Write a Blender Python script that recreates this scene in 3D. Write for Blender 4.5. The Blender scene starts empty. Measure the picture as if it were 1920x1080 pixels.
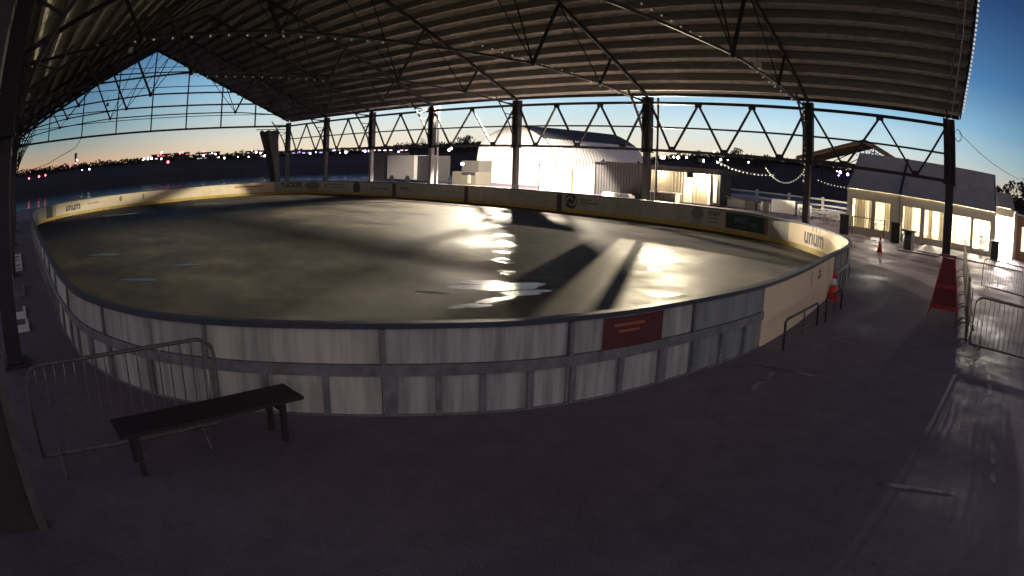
import bpy, math, random
from mathutils import Vector, Matrix
random.seed(7)
C = bpy.context.scene.collection
sc = bpy.context.scene
R = math.radians

# ------------------------------------------------------------------ camera (wide security-camera lens)
PSI, PIT, ROLL, HC = R(42.98279968), R(11.13362654), R(1.64182532), 2.8314299
LF, LK = 1251.7271340713219, -0.13688237153497954
FW = Vector((-math.sin(PSI)*math.cos(PIT), math.cos(PSI)*math.cos(PIT), -math.sin(PIT)))
RT0 = Vector((math.cos(PSI), math.sin(PSI), 0)); UP0 = RT0.cross(FW)
RT = math.cos(ROLL)*RT0 + math.sin(ROLL)*UP0
UP = -math.sin(ROLL)*RT0 + math.cos(ROLL)*UP0
cd = bpy.data.cameras.new('Camera'); cam = bpy.data.objects.new('Camera', cd); C.objects.link(cam); sc.camera = cam
cam.matrix_world = Matrix(((RT.x, UP.x, -FW.x, 0), (RT.y, UP.y, -FW.y, 0), (RT.z, UP.z, -FW.z, HC), (0, 0, 0, 1)))
cd.type = 'PANO'; cd.sensor_width = 36; cd.panorama_type = 'FISHEYE_LENS_POLYNOMIAL'; cd.fisheye_fov = R(180)
cd.fisheye_polynomial_k0 = 0.0
cd.fisheye_polynomial_k1, cd.fisheye_polynomial_k2 = -4.17204720e-02, -3.38130406e-04
cd.fisheye_polynomial_k3, cd.fisheye_polynomial_k4 = 2.79527824e-05, -1.47283448e-06
cd.clip_start = 0.05; cd.clip_end = 6000

def ray(px, py):                      # survey helper: direction of a sight line of the photograph
    dx, dy = px-960, 540-py
    r = math.hypot(dx, dy); th = r/LF
    for _ in range(40):
        th -= (LF*(th+LK*th**3)-r)/(LF*(1+3*LK*th*th))
    return math.cos(th)*FW + math.sin(th)*(dx/r*RT+dy/r*UP)
def at_d(px, py, dist):
    d = ray(px, py); t = dist/math.hypot(d.x, d.y)
    return Vector((0, 0, HC))+d*t
def at_y(px, py, Y):
    d = ray(px, py); return Vector((0, 0, HC))+d*(Y/d.y)
def at_z(px, py, z=0):
    d = ray(px, py); return Vector((0, 0, HC))+d*((z-HC)/d.z)

# ------------------------------------------------------------------ materials
MATS = {}
def mat(name, col, rough=.7, metal=0., var=.18, scale=6., bump=0., stretch=None, spec=.5, col2=None, thr=None):
    if name in MATS: return MATS[name]
    m = bpy.data.materials.new(name); m.use_nodes = True
    n = m.node_tree; b = n.nodes['Principled BSDF']
    b.inputs['Roughness'].default_value = rough; b.inputs['Metallic'].default_value = metal
    b.inputs['Specular IOR Level'].default_value = spec
    tc = n.nodes.new('ShaderNodeTexCoord'); mp = n.nodes.new('ShaderNodeMapping')
    if stretch: mp.inputs['Scale'].default_value = stretch
    nz = n.nodes.new('ShaderNodeTexNoise'); nz.inputs['Scale'].default_value = scale
    nz.inputs['Detail'].default_value = 8; nz.inputs['Roughness'].default_value = .65
    n.links.new(tc.outputs['Object'], mp.inputs[0]); n.links.new(mp.outputs[0], nz.inputs['Vector'])
    rp = n.nodes.new('ShaderNodeValToRGB')
    lo, hi = thr or (.3, .7)
    rp.color_ramp.elements[0].position = lo; rp.color_ramp.elements[1].position = hi
    c2 = col2 or tuple(min(1, c*(1+var)) for c in col)
    c1 = tuple(c*(1-var) for c in col) if not col2 else col
    rp.color_ramp.elements[0].color = (*c1, 1); rp.color_ramp.elements[1].color = (*c2, 1)
    n.links.new(nz.outputs[0], rp.inputs[0]); n.links.new(rp.outputs[0], b.inputs['Base Color'])
    if bump:
        bp = n.nodes.new('ShaderNodeBump'); bp.inputs['Strength'].default_value = bump
        bp.inputs['Distance'].default_value = .03
        n.links.new(nz.outputs[0], bp.inputs['Height']); n.links.new(bp.outputs[0], b.inputs['Normal'])
    MATS[name] = m; return m
def glow(name, col, s):
    if name in MATS: return MATS[name]
    m = bpy.data.materials.new(name); m.use_nodes = True; n = m.node_tree; n.nodes.clear()
    e = n.nodes.new('ShaderNodeEmission'); e.inputs[0].default_value = (*col, 1); e.inputs[1].default_value = s
    o = n.nodes.new('ShaderNodeOutputMaterial'); n.links.new(e.outputs[0], o.inputs[0])
    MATS[name] = m; return m
def vinyl(name):
    m = bpy.data.materials.new(name); m.use_nodes = True; n = m.node_tree; n.nodes.clear()
    t = n.nodes.new('ShaderNodeBsdfTransparent'); t.inputs[0].default_value = (.86, .85, .82, 1)
    g = n.nodes.new('ShaderNodeBsdfPrincipled'); g.inputs['Base Color'].default_value = (.5, .5, .48, 1); g.inputs['Roughness'].default_value = .12
    x = n.nodes.new('ShaderNodeMixShader'); x.inputs[0].default_value = .18
    o = n.nodes.new('ShaderNodeOutputMaterial')
    n.links.new(t.outputs[0], x.inputs[1]); n.links.new(g.outputs[0], x.inputs[2]); n.links.new(x.outputs[0], o.inputs[0])
    MATS[name] = m; return m

STEEL = mat('dark_steel', (.030, .028, .034), .55, .3, .3, 3, .2)
FRAMEM = mat('roof_frame_steel', (.014, .013, .015), .7, .2, .3, 3, .2)
STEEL2 = mat('weathered_steel', (.20, .19, .18), .6, .1, .3, 3, .2)
ROOFM = mat('roof_deck', (.47, .45, .39), .8, 0, .5, 3.5, .3, (.5, 2, 2))
PURL = mat('purlin_paint', (.17, .16, .14), .8, 0, .35, 3, .1, (.3, 3, 3))
GALV = mat('galvanised', (.42, .41, .40), .45, .6, .2, 12, .1)
GALVD = mat('dull_barrier_steel', (.15, .14, .14), .6, .5, .25, 12, .1)
BOARDO = mat('board_outer', (.17, .185, .185), .55, 0, .3, 1.5, .15, (4.5, 4.5, .4), thr=(.30, .6), col2=(.46, .475, .445))  # grey streaking in all outer boards stands in for barrier-bar shadows
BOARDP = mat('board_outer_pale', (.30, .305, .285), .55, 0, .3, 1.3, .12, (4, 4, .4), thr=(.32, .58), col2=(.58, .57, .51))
BOARDB = mat('board_outer_blue', (.12, .145, .152), .55, 0, .3, 1.3, .15, (3.5, 3.5, .5), thr=(.34, .62), col2=(.26, .285, .28))
BOARDI = mat('board_inner', (.30, .285, .25), .45, 0, .2, 1.4, .05, (2, 2, 1), col2=(.40, .385, .34))
ENDM = mat('end_board_sheet', (.60, .53, .38), .5, 0, .1, 2, .03)
CREAM = mat('cream_board', (.78, .64, .42), .5, 0, .04, 3, .03)  # pale sheet; warm lamp light on the gate is mixed into this colour
BFRAME = mat('board_frame', (.155, .17, .178), .55, 0, .4, 5, .1)
CAPM = mat('cap_rail_blue', (.035, .045, .075), .5, 0, .25, 5, .05)
KICK = mat('kick_yellow', (.40, .29, .05), .5, 0, .25, 3, .05)
INK = mat('sign_ink', (.025, .025, .03), .5, 0, .1)
INKG = mat('sign_grey', (.16, .16, .15), .5, 0, .1)
INKGR = mat('sign_green', (.02, .10, .055), .5, 0, .1)
INKR = mat('sign_rust', (.36, .12, .06), .5, 0, .1)
MAROON = mat('maroon_sign', (.10, .018, .022), .5, 0, .2, 5)
BANNERG = mat('dark_green_banner', (.012, .030, .022), .5, 0, .25, 4)
TEAL = mat('banner_teal', (.05, .16, .15), .5, 0, .1)
WHITE = mat('white_paint', (.74, .73, .70), .5, 0, .08, 4, .05)
WHITE2 = mat('dirty_white', (.50, .49, .46), .6, 0, .2, 3, .1)
HUTW = mat('hut_sheet', (.70, .66, .58), .5, .1, .12, 2, .1, (3, 3, .4))
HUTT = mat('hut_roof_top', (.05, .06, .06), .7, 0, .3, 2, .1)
CONT = mat('dark_container', (.022, .019, .017), .55, .1, .3, 3, .1)
BARW = mat('bar_sheet', (.30, .265, .20), .5, .1, .15, 3, .05)
WOODD = mat('dark_wood', (.022, .018, .020), .7, 0, .35, 5, .2, (1, 6, 6))
WOODB = mat('brown_wood', (.20, .12, .065), .7, 0, .35, 4, .2, (1, 8, 1))
TARP = mat('tent_tarp', (.36, .325, .24), .6, 0, .15, 1.5, .1)
TENTW = mat('added_tent_valance', (.62, .57, .43), .6, 0, .12, 2, .05)
CURT = mat('tent_curtain', (.78, .70, .55), .7, 0, .10, 9, .1, (12, 12, .3))
BLACKP = mat('black_plastic', (.018, .017, .018), .5, 0, .2, 6)
ORANGE = mat('cone_red', (.62, .035, .03), .45, 0, .15, 8)
REDP = mat('red_stand', (.30, .014, .017), .5, 0, .25, 8)
LEAF = mat('dark_foliage', (.018, .022, .015), .9, 0, .6, 1.5)
BARK = mat('bark', (.03, .026, .022), .9, 0, .3, 6, .2)
BANKM = mat('far_bank', (.018, .016, .018), .95, 0, .4, .2, 0)
NIGHTW = mat('far_wall', (.016, .014, .015), .8, 0, .2, 2)
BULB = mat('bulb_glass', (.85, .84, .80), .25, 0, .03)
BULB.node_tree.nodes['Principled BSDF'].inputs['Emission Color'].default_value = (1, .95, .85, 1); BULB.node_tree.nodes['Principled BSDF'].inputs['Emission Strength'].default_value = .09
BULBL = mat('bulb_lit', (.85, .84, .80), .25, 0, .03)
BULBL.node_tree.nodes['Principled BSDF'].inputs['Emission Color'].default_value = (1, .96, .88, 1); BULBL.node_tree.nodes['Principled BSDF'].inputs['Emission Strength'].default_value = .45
WIRE = mat('cable_black', (.02, .02, .022), .6, 0, .1)
WARMW = mat('trailer_panel', (.24, .23, .21), .5, 0, .1, 2, .03)
POSTM = mat('dull_post', (.028, .025, .026), .7, 0, .4, 4, .2)
VINYL = vinyl('clear_vinyl')

def asphalt():
    m = bpy.data.materials.new('site_asphalt'); m.use_nodes = True; n = m.node_tree; b = n.nodes['Principled BSDF']
    tc = n.nodes.new('ShaderNodeTexCoord')
    a = n.nodes.new('ShaderNodeTexNoise'); a.inputs['Scale'].default_value = .35; a.inputs['Detail'].default_value = 9; a.inputs['Roughness'].default_value = .7
    g = n.nodes.new('ShaderNodeTexNoise'); g.inputs['Scale'].default_value = 60; g.inputs['Detail'].default_value = 4
    n.links.new(tc.outputs['Object'], a.inputs['Vector']); n.links.new(tc.outputs['Object'], g.inputs['Vector'])
    r = n.nodes.new('ShaderNodeValToRGB'); r.color_ramp.elements[0].position = .3; r.color_ramp.elements[1].position = .72
    r.color_ramp.elements[0].color = (.140, .113, .136, 1); r.color_ramp.elements[1].color = (.212, .177, .203, 1)
    x = n.nodes.new('ShaderNodeMix'); x.data_type = 'RGBA'; x.blend_type = 'OVERLAY'; x.inputs[0].default_value = .8
    n.links.new(a.outputs[0], r.inputs[0]); n.links.new(r.outputs[0], x.inputs[6]); n.links.new(g.outputs[0], x.inputs[7])
    vo = n.nodes.new('ShaderNodeTexVoronoi'); vo.feature = 'DISTANCE_TO_EDGE'; vo.inputs['Scale'].default_value = .33
    wv = n.nodes.new('ShaderNodeTexNoise'); wv.inputs['Scale'].default_value = 1.7; wv.inputs['Detail'].default_value = 6
    ad = n.nodes.new('ShaderNodeVectorMath'); ad.operation = 'MULTIPLY_ADD'; ad.inputs[1].default_value = (1.3, 1.3, 0)
    n.links.new(tc.outputs['Object'], wv.inputs['Vector']); n.links.new(wv.outputs['Color'], ad.inputs[0]); n.links.new(tc.outputs['Object'], ad.inputs[2]); n.links.new(ad.outputs[0], vo.inputs['Vector'])
    cr = n.nodes.new('ShaderNodeMapRange'); cr.inputs[1].default_value = .001; cr.inputs[2].default_value = .009; cr.inputs[3].default_value = .88; cr.inputs[4].default_value = 1.
    n.links.new(vo.outputs['Distance'], cr.inputs[0])
    st = n.nodes.new('ShaderNodeTexNoise'); st.inputs['Scale'].default_value = 2.3; st.inputs['Detail'].default_value = 10; st.inputs['Roughness'].default_value = .8; n.links.new(tc.outputs['Object'], st.inputs['Vector'])
    sr = n.nodes.new('ShaderNodeMapRange'); sr.inputs[1].default_value = .35; sr.inputs[2].default_value = .65; sr.inputs[3].default_value = .84; sr.inputs[4].default_value = 1.14; n.links.new(st.outputs[0], sr.inputs[0])
    mu = n.nodes.new('ShaderNodeMath'); mu.operation = 'MULTIPLY'; n.links.new(cr.outputs[0], mu.inputs[0]); n.links.new(sr.outputs[0], mu.inputs[1])
    sc_ = n.nodes.new('ShaderNodeVectorMath'); sc_.operation = 'SCALE'; n.links.new(x.outputs[2], sc_.inputs[0]); n.links.new(mu.outputs[0], sc_.inputs['Scale'])
    n.links.new(sc_.outputs[0], b.inputs['Base Color'])
    q = n.nodes.new('ShaderNodeMapRange'); q.inputs[1].default_value = .38; q.inputs[2].default_value = .62; q.inputs[3].default_value = .42; q.inputs[4].default_value = .8; b.inputs['Specular IOR Level'].default_value = .06
    n.links.new(a.outputs[0], q.inputs[0]); n.links.new(q.outputs[0], b.inputs['Roughness'])
    bp = n.nodes.new('ShaderNodeBump'); bp.inputs['Strength'].default_value = .5; bp.inputs['Distance'].default_value = .01
    n.links.new(g.outputs[0], bp.inputs['Height']); n.links.new(bp.outputs[0], b.inputs['Normal'])
    return m
def rinkmat():
    m = bpy.data.materials.new('wet_rink_floor'); m.use_nodes = True; n = m.node_tree; b = n.nodes['Principled BSDF']
    tc = n.nodes.new('ShaderNodeTexCoord'); mp = n.nodes.new('ShaderNodeMapping'); mp.inputs['Rotation'].default_value = (0, 0, R(43)); mp.inputs['Scale'].default_value = (1, 1.6, 1)
    n.links.new(tc.outputs['Object'], mp.inputs[0])
    a = n.nodes.new('ShaderNodeTexNoise'); a.inputs['Scale'].default_value = .28; a.inputs['Detail'].default_value = 8; a.inputs['Roughness'].default_value = .62
    g = n.nodes.new('ShaderNodeTexNoise'); g.inputs['Scale'].default_value = 1.3; g.inputs['Detail'].default_value = 6
    f = n.nodes.new('ShaderNodeTexNoise'); f.inputs['Scale'].default_value = 45; f.inputs['Detail'].default_value = 3
    for t in (a, g): n.links.new(mp.outputs[0], t.inputs['Vector'])
    n.links.new(tc.outputs['Object'], f.inputs['Vector'])
    r = n.nodes.new('ShaderNodeValToRGB'); r.color_ramp.elements[0].position = .32; r.color_ramp.elements[1].position = .68
    r.color_ramp.elements[0].color = (.026, .024, .021, 1); r.color_ramp.elements[1].color = (.092, .083, .068, 1)
    n.links.new(a.outputs[0], r.inputs[0])
    x = n.nodes.new('ShaderNodeMix'); x.data_type = 'RGBA'; x.blend_type = 'OVERLAY'; x.inputs[0].default_value = .7
    n.links.new(r.outputs[0], x.inputs[6]); n.links.new(f.outputs[0], x.inputs[7])
    y = n.nodes.new('ShaderNodeMix'); y.data_type = 'RGBA'; y.blend_type = 'OVERLAY'; y.inputs[0].default_value = .8
    n.links.new(x.outputs[2], y.inputs[6]); n.links.new(g.outputs[0], y.inputs[7]); n.links.new(y.outputs[2], b.inputs['Base Color'])
    q = n.nodes.new('ShaderNodeMapRange'); q.inputs[1].default_value = .40; q.inputs[2].default_value = .60; q.inputs[3].default_value = .52; q.inputs[4].default_value = .72; b.inputs['Specular IOR Level'].default_value = .075
    n.links.new(a.outputs[0], q.inputs[0]); n.links.new(q.outputs[0], b.inputs['Roughness'])
    bp = n.nodes.new('ShaderNodeBump'); bp.inputs['Strength'].default_value = .22; bp.inputs['Distance'].default_value = .02
    bp2 = n.nodes.new('ShaderNodeBump'); bp2.inputs['Strength'].default_value = .6; bp2.inputs['Distance'].default_value = .01
    n.links.new(g.outputs[0], bp.inputs['Height']); n.links.new(f.outputs[0], bp2.inputs['Height']); n.links.new(bp.outputs[0], bp2.inputs['Normal'])
    n.links.new(bp2.outputs[0], b.inputs['Normal'])
    return m
def watermat():
    m = bpy.data.materials.new('river_water'); m.use_nodes = True; n = m.node_tree; b = n.nodes['Principled BSDF']
    b.inputs['Base Color'].default_value = (.012, .02, .03, 1); b.inputs['Roughness'].default_value = .12; b.inputs['IOR'].default_value = 1.33
    tc = n.nodes.new('ShaderNodeTexCoord'); g = n.nodes.new('ShaderNodeTexNoise'); g.inputs['Scale'].default_value = .5; g.inputs['Detail'].default_value = 6
    n.links.new(tc.outputs['Object'], g.inputs['Vector'])
    bp = n.nodes.new('ShaderNodeBump'); bp.inputs['Strength'].default_value = .5; bp.inputs['Distance'].default_value = .12
    n.links.new(g.outputs[0], bp.inputs['Height']); n.links.new(bp.outputs[0], b.inputs['Normal'])
    return m

# ------------------------------------------------------------------ mesh helpers
class MB:
    def __init__(s): s.v = []; s.f = []
    def add(s, vs, fs):
        o = len(s.v); s.v += [Vector(v) for v in vs]; s.f += [tuple(i+o for i in f) for f in fs]; return s
    def box(s, x0, x1, y0, y1, z0, z1):
        return s.add([(x0, y0, z0), (x1, y0, z0), (x1, y1, z0), (x0, y1, z0), (x0, y0, z1), (x1, y0, z1), (x1, y1, z1), (x0, y1, z1)],
                     [(0, 3, 2, 1), (4, 5, 6, 7), (0, 1, 5, 4), (1, 2, 6, 5), (2, 3, 7, 6), (3, 0, 4, 7)])
    def bar(s, p, q, w, h=None, up=(0, 0, 1)):
        p, q = Vector(p), Vector(q); h = h or w; d = (q-p).normalized(); u = Vector(up)
        if abs(d.dot(u)) > .95: u = Vector((1, 0, 0))
        sx = d.cross(u).normalized()*w/2; sy = sx.cross(d).normalized()*h/2
        vs = [p-sx-sy, p+sx-sy, p+sx+sy, p-sx+sy, q-sx-sy, q+sx-sy, q+sx+sy, q-sx+sy]
        return s.add(vs, [(0, 3, 2, 1), (4, 5, 6, 7), (0, 1, 5, 4), (1, 2, 6, 5), (2, 3, 7, 6), (3, 0, 4, 7)])
    def tube(s, pts, r, n=8, r2=None):
        pts = [Vector(p) for p in pts]; o = len(s.v); m = len(pts)
        ref = Vector((0, 0, 1))
        for i, p in enumerate(pts):
            d = (pts[min(i+1, m-1)]-pts[max(i-1, 0)]).normalized()
            u = ref if abs(d.dot(ref)) < .95 else Vector((1, 0, 0))
            a = d.cross(u).normalized(); b = a.cross(d).normalized()
            rr = r if r2 is None else r+(r2-r)*i/(m-1)
            for k in range(n):
                t = 2*math.pi*k/n; s.v.append(p+a*math.cos(t)*rr+b*math.sin(t)*rr)
        for i in range(m-1):
            for k in range(n):
                s.f.append((o+i*n+k, o+i*n+(k+1) % n, o+(i+1)*n+(k+1) % n, o+(i+1)*n+k))
        s.f.append(tuple(o+k for k in range(n))[::-1]); s.f.append(tuple(o+(m-1)*n+k for k in range(n)))
        return s
    def lathe(s, prof, c=(0, 0, 0), n=20):
        c = Vector(c); o = len(s.v)
        for r, z in prof:
            for k in range(n):
                t = 2*math.pi*k/n; s.v.append(c+Vector((r*math.cos(t), r*math.sin(t), z)))
        for i in range(len(prof)-1):
            for k in range(n):
                s.f.append((o+i*n+k, o+i*n+(k+1) % n, o+(i+1)*n+(k+1) % n, o+(i+1)*n+k))
        s.f.append(tuple(o+k for k in range(n))[::-1]); s.f.append(tuple(o+(len(prof)-1)*n+k for k in range(n)))
        return s
    def ball(s, c, r, n=10, m=6):
        return s.lathe([(max(.001, r*math.sin(math.pi*i/m)), -r*math.cos(math.pi*i/m)) for i in range(m+1)], c, n)
    def prism(s, poly, axis, a, b):            # poly in the two other axes, extruded from a to b
        def pt(u, w, t): return {'x': (t, u, w), 'y': (u, t, w), 'z': (u, w, t)}[axis]
        n = len(poly); vs = [pt(u, w, a) for u, w in poly]+[pt(u, w, b) for u, w in poly]
        return s.add(vs, [tuple(range(n))[::-1], tuple(range(n, 2*n))]+[(i, (i+1) % n, n+(i+1) % n, n+i) for i in range(n)])
    def build(s, name, m, parent=None, smooth=False):
        me = bpy.data.meshes.new(name)
        off = origin(parent)
        me.from_pydata([tuple(v-off) for v in s.v], [], s.f); me.update()
        import bmesh
        b = bmesh.new(); b.from_mesh(me); bmesh.ops.recalc_face_normals(b, faces=b.faces); b.to_mesh(me); b.free()
        if smooth:
            for p in me.polygons: p.use_smooth = True
        me.materials.append(m)
        o = bpy.data.objects.new(name, me); C.objects.link(o)
        if parent: o.parent = parent
        return o
def origin(o):
    v = Vector((0, 0, 0))
    while o: v = v+o.location; o = o.parent
    return v
def tag(o, label=None, cat=None, group=None, kind=None):
    if label: o['label'] = label
    if cat: o['category'] = cat
    if group: o['group'] = group
    if kind: o['kind'] = kind
    return o
def thing(name, label, cat, loc=(0, 0, 0), group=None):
    o = bpy.data.objects.new(name, None); o.empty_display_size = .3; C.objects.link(o); o.location = loc
    return tag(o, label, cat, group)
def kids(o): return [c for c in bpy.data.objects if c.parent == o]
def dup(root, loc, rz=0., label=None, group=None):
    r = root.copy(); C.objects.link(r); r.location = loc; r.rotation_euler = (0, 0, rz)
    if label: r['label'] = label
    if group: r['group'] = group
    for ch in kids(root):
        c = ch.copy(); C.objects.link(c); c.parent = r
        for g in kids(ch):
            d = g.copy(); C.objects.link(d); d.parent = c
    return r
def struct(mb, name, m): return tag(mb.build(name, m), kind='structure')

# ------------------------------------------------------------------ sky
w = bpy.data.worlds.new('World'); sc.world = w; w.use_nodes = True
n = w.node_tree; bg = n.nodes['Background']
SUN_AZ = R(36)                                # the sun has set beyond the river, this far west of +Y
def lin(c): return tuple(((x/255)/12.92 if x/255 <= .04045 else ((x/255+.055)/1.055)**2.4) for x in c)
tc = n.nodes.new('ShaderNodeTexCoord'); sep = n.nodes.new('ShaderNodeSeparateXYZ')
n.links.new(tc.outputs['Generated'], sep.inputs[0])
def ramp(stops):
    r = n.nodes.new('ShaderNodeValToRGB'); e = r.color_ramp.elements
    while len(e) < len(stops): e.new(.5)
    for el, (p, c) in zip(e, stops): el.position = p; el.color = (*lin(c), 1)
    n.links.new(sep.outputs['Z'], r.inputs[0]); return r
r_sun = ramp([(0, (246, 222, 184)), (.035, (236, 230, 212)), (.075, (206, 230, 236)), (.12, (156, 206, 234)), (.19, (88, 144, 192)), (.32, (46, 78, 128)), (1, (40, 58, 104))])
r_side = ramp([(0, (232, 164, 116)), (.03, (176, 160, 138)), (.065, (118, 148, 154)), (.11, (88, 128, 152)), (.18, (64, 100, 138)), (.32, (42, 66, 102)), (1, (40, 58, 104))])
r_backfill = ramp([(0, (206, 190, 184)), (.15, (212, 198, 198)), (.4, (160, 148, 156)), (.7, (72, 74, 104)), (1, (40, 56, 98))])  # unseen sky behind the camera, raised as fill for floor and boards
hv = n.nodes.new('ShaderNodeVectorMath'); hv.operation = 'MULTIPLY'; hv.inputs[1].default_value = (1, 1, 0)
nv = n.nodes.new('ShaderNodeVectorMath'); nv.operation = 'NORMALIZE'
dv = n.nodes.new('ShaderNodeVectorMath'); dv.operation = 'DOT_PRODUCT'; dv.inputs[1].default_value = (-math.sin(SUN_AZ), math.cos(SUN_AZ), 0)
n.links.new(tc.outputs['Generated'], hv.inputs[0]); n.links.new(hv.outputs[0], nv.inputs[0]); n.links.new(nv.outputs[0], dv.inputs[0])
def mr(a, b):
    q = n.nodes.new('ShaderNodeMapRange'); q.interpolation_type = 'SMOOTHSTEP'; q.inputs[1].default_value = a; q.inputs[2].default_value = b
    n.links.new(dv.outputs['Value'], q.inputs[0]); return q
def mix(f, a, b):
    x = n.nodes.new('ShaderNodeMix'); x.data_type = 'RGBA'; n.links.new(f.outputs[0], x.inputs[0])
    n.links.new(a, x.inputs[6]); n.links.new(b, x.inputs[7]); return x.outputs[2]
m1 = mix(mr(.62, .975), r_side.outputs[0], r_sun.outputs[0])
m2 = mix(mr(-.1, .62), r_backfill.outputs[0], m1)
sky = n.nodes.new('ShaderNodeTexSky'); sky.sky_type = 'NISHITA'; sky.sun_disc = False
sky.sun_elevation = R(1.0); sky.sun_rotation = -SUN_AZ; sky.ozone_density = 10; sky.dust_density = .2
ml = n.nodes.new('ShaderNodeVectorMath'); ml.operation = 'MULTIPLY_ADD'; ml.inputs[1].default_value = (.02, .02, .02)
n.links.new(sky.outputs[0], ml.inputs[0]); n.links.new(m2, ml.inputs[2])
nzs = n.nodes.new('ShaderNodeTexNoise'); nzs.inputs['Scale'].default_value = 5; nzs.inputs['Detail'].default_value = 4
mps = n.nodes.new('ShaderNodeMapping'); mps.inputs['Scale'].default_value = (1, 1, 7)
n.links.new(tc.outputs['Generated'], mps.inputs[0]); n.links.new(mps.outputs[0], nzs.inputs['Vector'])
cq = n.nodes.new('ShaderNodeMapRange'); cq.inputs[1].default_value = .3; cq.inputs[2].default_value = .7; cq.inputs[3].default_value = .96; cq.inputs[4].default_value = 1.04
n.links.new(nzs.outputs[0], cq.inputs[0])
sm = n.nodes.new('ShaderNodeVectorMath'); sm.operation = 'SCALE'; n.links.new(ml.outputs[0], sm.inputs[0]); n.links.new(cq.outputs[0], sm.inputs['Scale'])
n.links.new(sm.outputs[0], bg.inputs[0]); bg.inputs[1].default_value = 1.0

# ------------------------------------------------------------------ ground, water, far shore
def poly_sheet(pts, z, name, m):
    b = MB(); b.add([(x, y, z) for x, y in pts], [tuple(range(len(pts)))]); return struct(b, name, m)
ASPH = asphalt(); RINKM = rinkmat(); WATER = watermat()
LAND = [(-71, -70), (70, -70), (70, 150), (2, 150), (-4, 78), (-60, 80), (-74, 66), (-72, 30)]
b = MB(); cen = Vector((-5, 20, 0)); nL = len(LAND)
bot = []
for x, y in LAND:
    d = (Vector((x, y, 0))-cen).normalized(); bot.append((x+d.x*7, y+d.y*7, -3.6))
b.add([(x, y, 0) for x, y in LAND]+bot, [tuple(range(nL))]+[(i, nL+i, nL+(i+1) % nL, (i+1) % nL) for i in range(nL)])
struct(b, 'ground', ASPH)
poly_sheet([(-3500, -3500), (3500, -3500), (3500, 3500), (-3500, 3500)], -3.2, 'river', WATER)

SIL = [(-60, 335), (30, 325), (50, 321), (150, 309), (230, 302), (287, 298), (340, 292), (400, 291), (480, 287), (560, 285), (640, 282), (700, 279), (745, 274), (800, 270), (890, 268), (1000, 270), (1100, 275), (1210, 297), (1250, 294), (1300, 290), (1345, 290), (1430, 295), (1500, 302), (1600, 318), (1700, 336), (1800, 354), (1900, 372), (1990, 392)]
DF = 270.
b = MB(); o = 0; prof = []
for px, py in SIL:
    top = at_d(px, py+4, DF+40); near = at_d(px, 300, DF); near.z = -3.4; mid = at_d(px, 300, DF+8); mid.z = .2
    far = top*1.0; far.x *= 1.4; far.y *= 1.4
    prof.append((near, mid, top, far))
vs = [p for q in prof for p in q]; fs = []
for i in range(len(prof)-1):
    for k in range(3): fs.append((i*4+k, (i+1)*4+k, (i+1)*4+k+1, i*4+k+1))
struct(MB().add(vs, fs), 'far_shore', BANKM)

def clump(b, c, r, k, size, flat=.8):
    for _ in range(k):
        while True:
            p = Vector((random.uniform(-1, 1), random.uniform(-1, 1), random.uniform(-1, 1)))
            if p.length < 1: break
        p = Vector(c)+Vector((p.x*r, p.y*r, p.z*r*flat))
        a = Vector((random.gauss(0, 1), random.gauss(0, 1), random.gauss(0, 1))).normalized()
        e = a.orthogonal().normalized()*size*random.uniform(.5, 1.2); f2 = a.cross(e).normalized()*size*random.uniform(.4, .9)
        b.add([p-e-f2*.3, p+f2, p+e-f2*.3, p-f2*.7], [(0, 1, 2, 3)])
b = MB()
for i in range(len(SIL)-1):
    (x0, y0), (x1, y1) = SIL[i], SIL[i+1]
    k = max(2, int((x1-x0)/4))
    for j in range(k):
        t = (j+random.random())/k; p = at_d(x0+(x1-x0)*t, y0+(y1-y0)*t+random.uniform(1, 5), DF+36)
        clump(b, p, random.uniform(1.2, 2.6), 26, .8)
tag(b.build('distant_woods', LEAF), 'dark mass of trees along the far shore of the river', 'woods', kind='stuff')

def tree(base, h, label, group, cr=.32, bare=.2, lf=1., n=9):
    t = thing('shore_tree', label, 'tree', base, group)
    base = Vector(base); tr = MB()
    tr.tube([base, base+Vector((.05*h*.2, 0, h*.35)), base+Vector((0, .03*h, h*.85))], h*.022, 6, h*.006)
    cb = MB()
    for i in range(n):
        a = random.uniform(0, 6.28); zz = random.uniform(.42, .93); rr = cr*h*math.sin(math.pi*min(1, max(.12, (1-zz)*1.5)))*random.uniform(.4, .95)
        e = base+Vector((rr*math.cos(a), rr*math.sin(a), zz*h))
        tr.tube([base+Vector((0, 0, h*zz*.6)), e], h*.010, 5, h*.003)
        clump(cb, e, h*.12*random.uniform(.7, 1.25), int(46*(1-bare)), h*.032*lf, .85)
    clump(cb, base+Vector((0, 0, h*.72)), h*.2, int(70*(1-bare)), h*.032*lf, 1.2)
    tr.build('trunk', BARK, t); cb.build('crown', LEAF, t)
    return t
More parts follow.
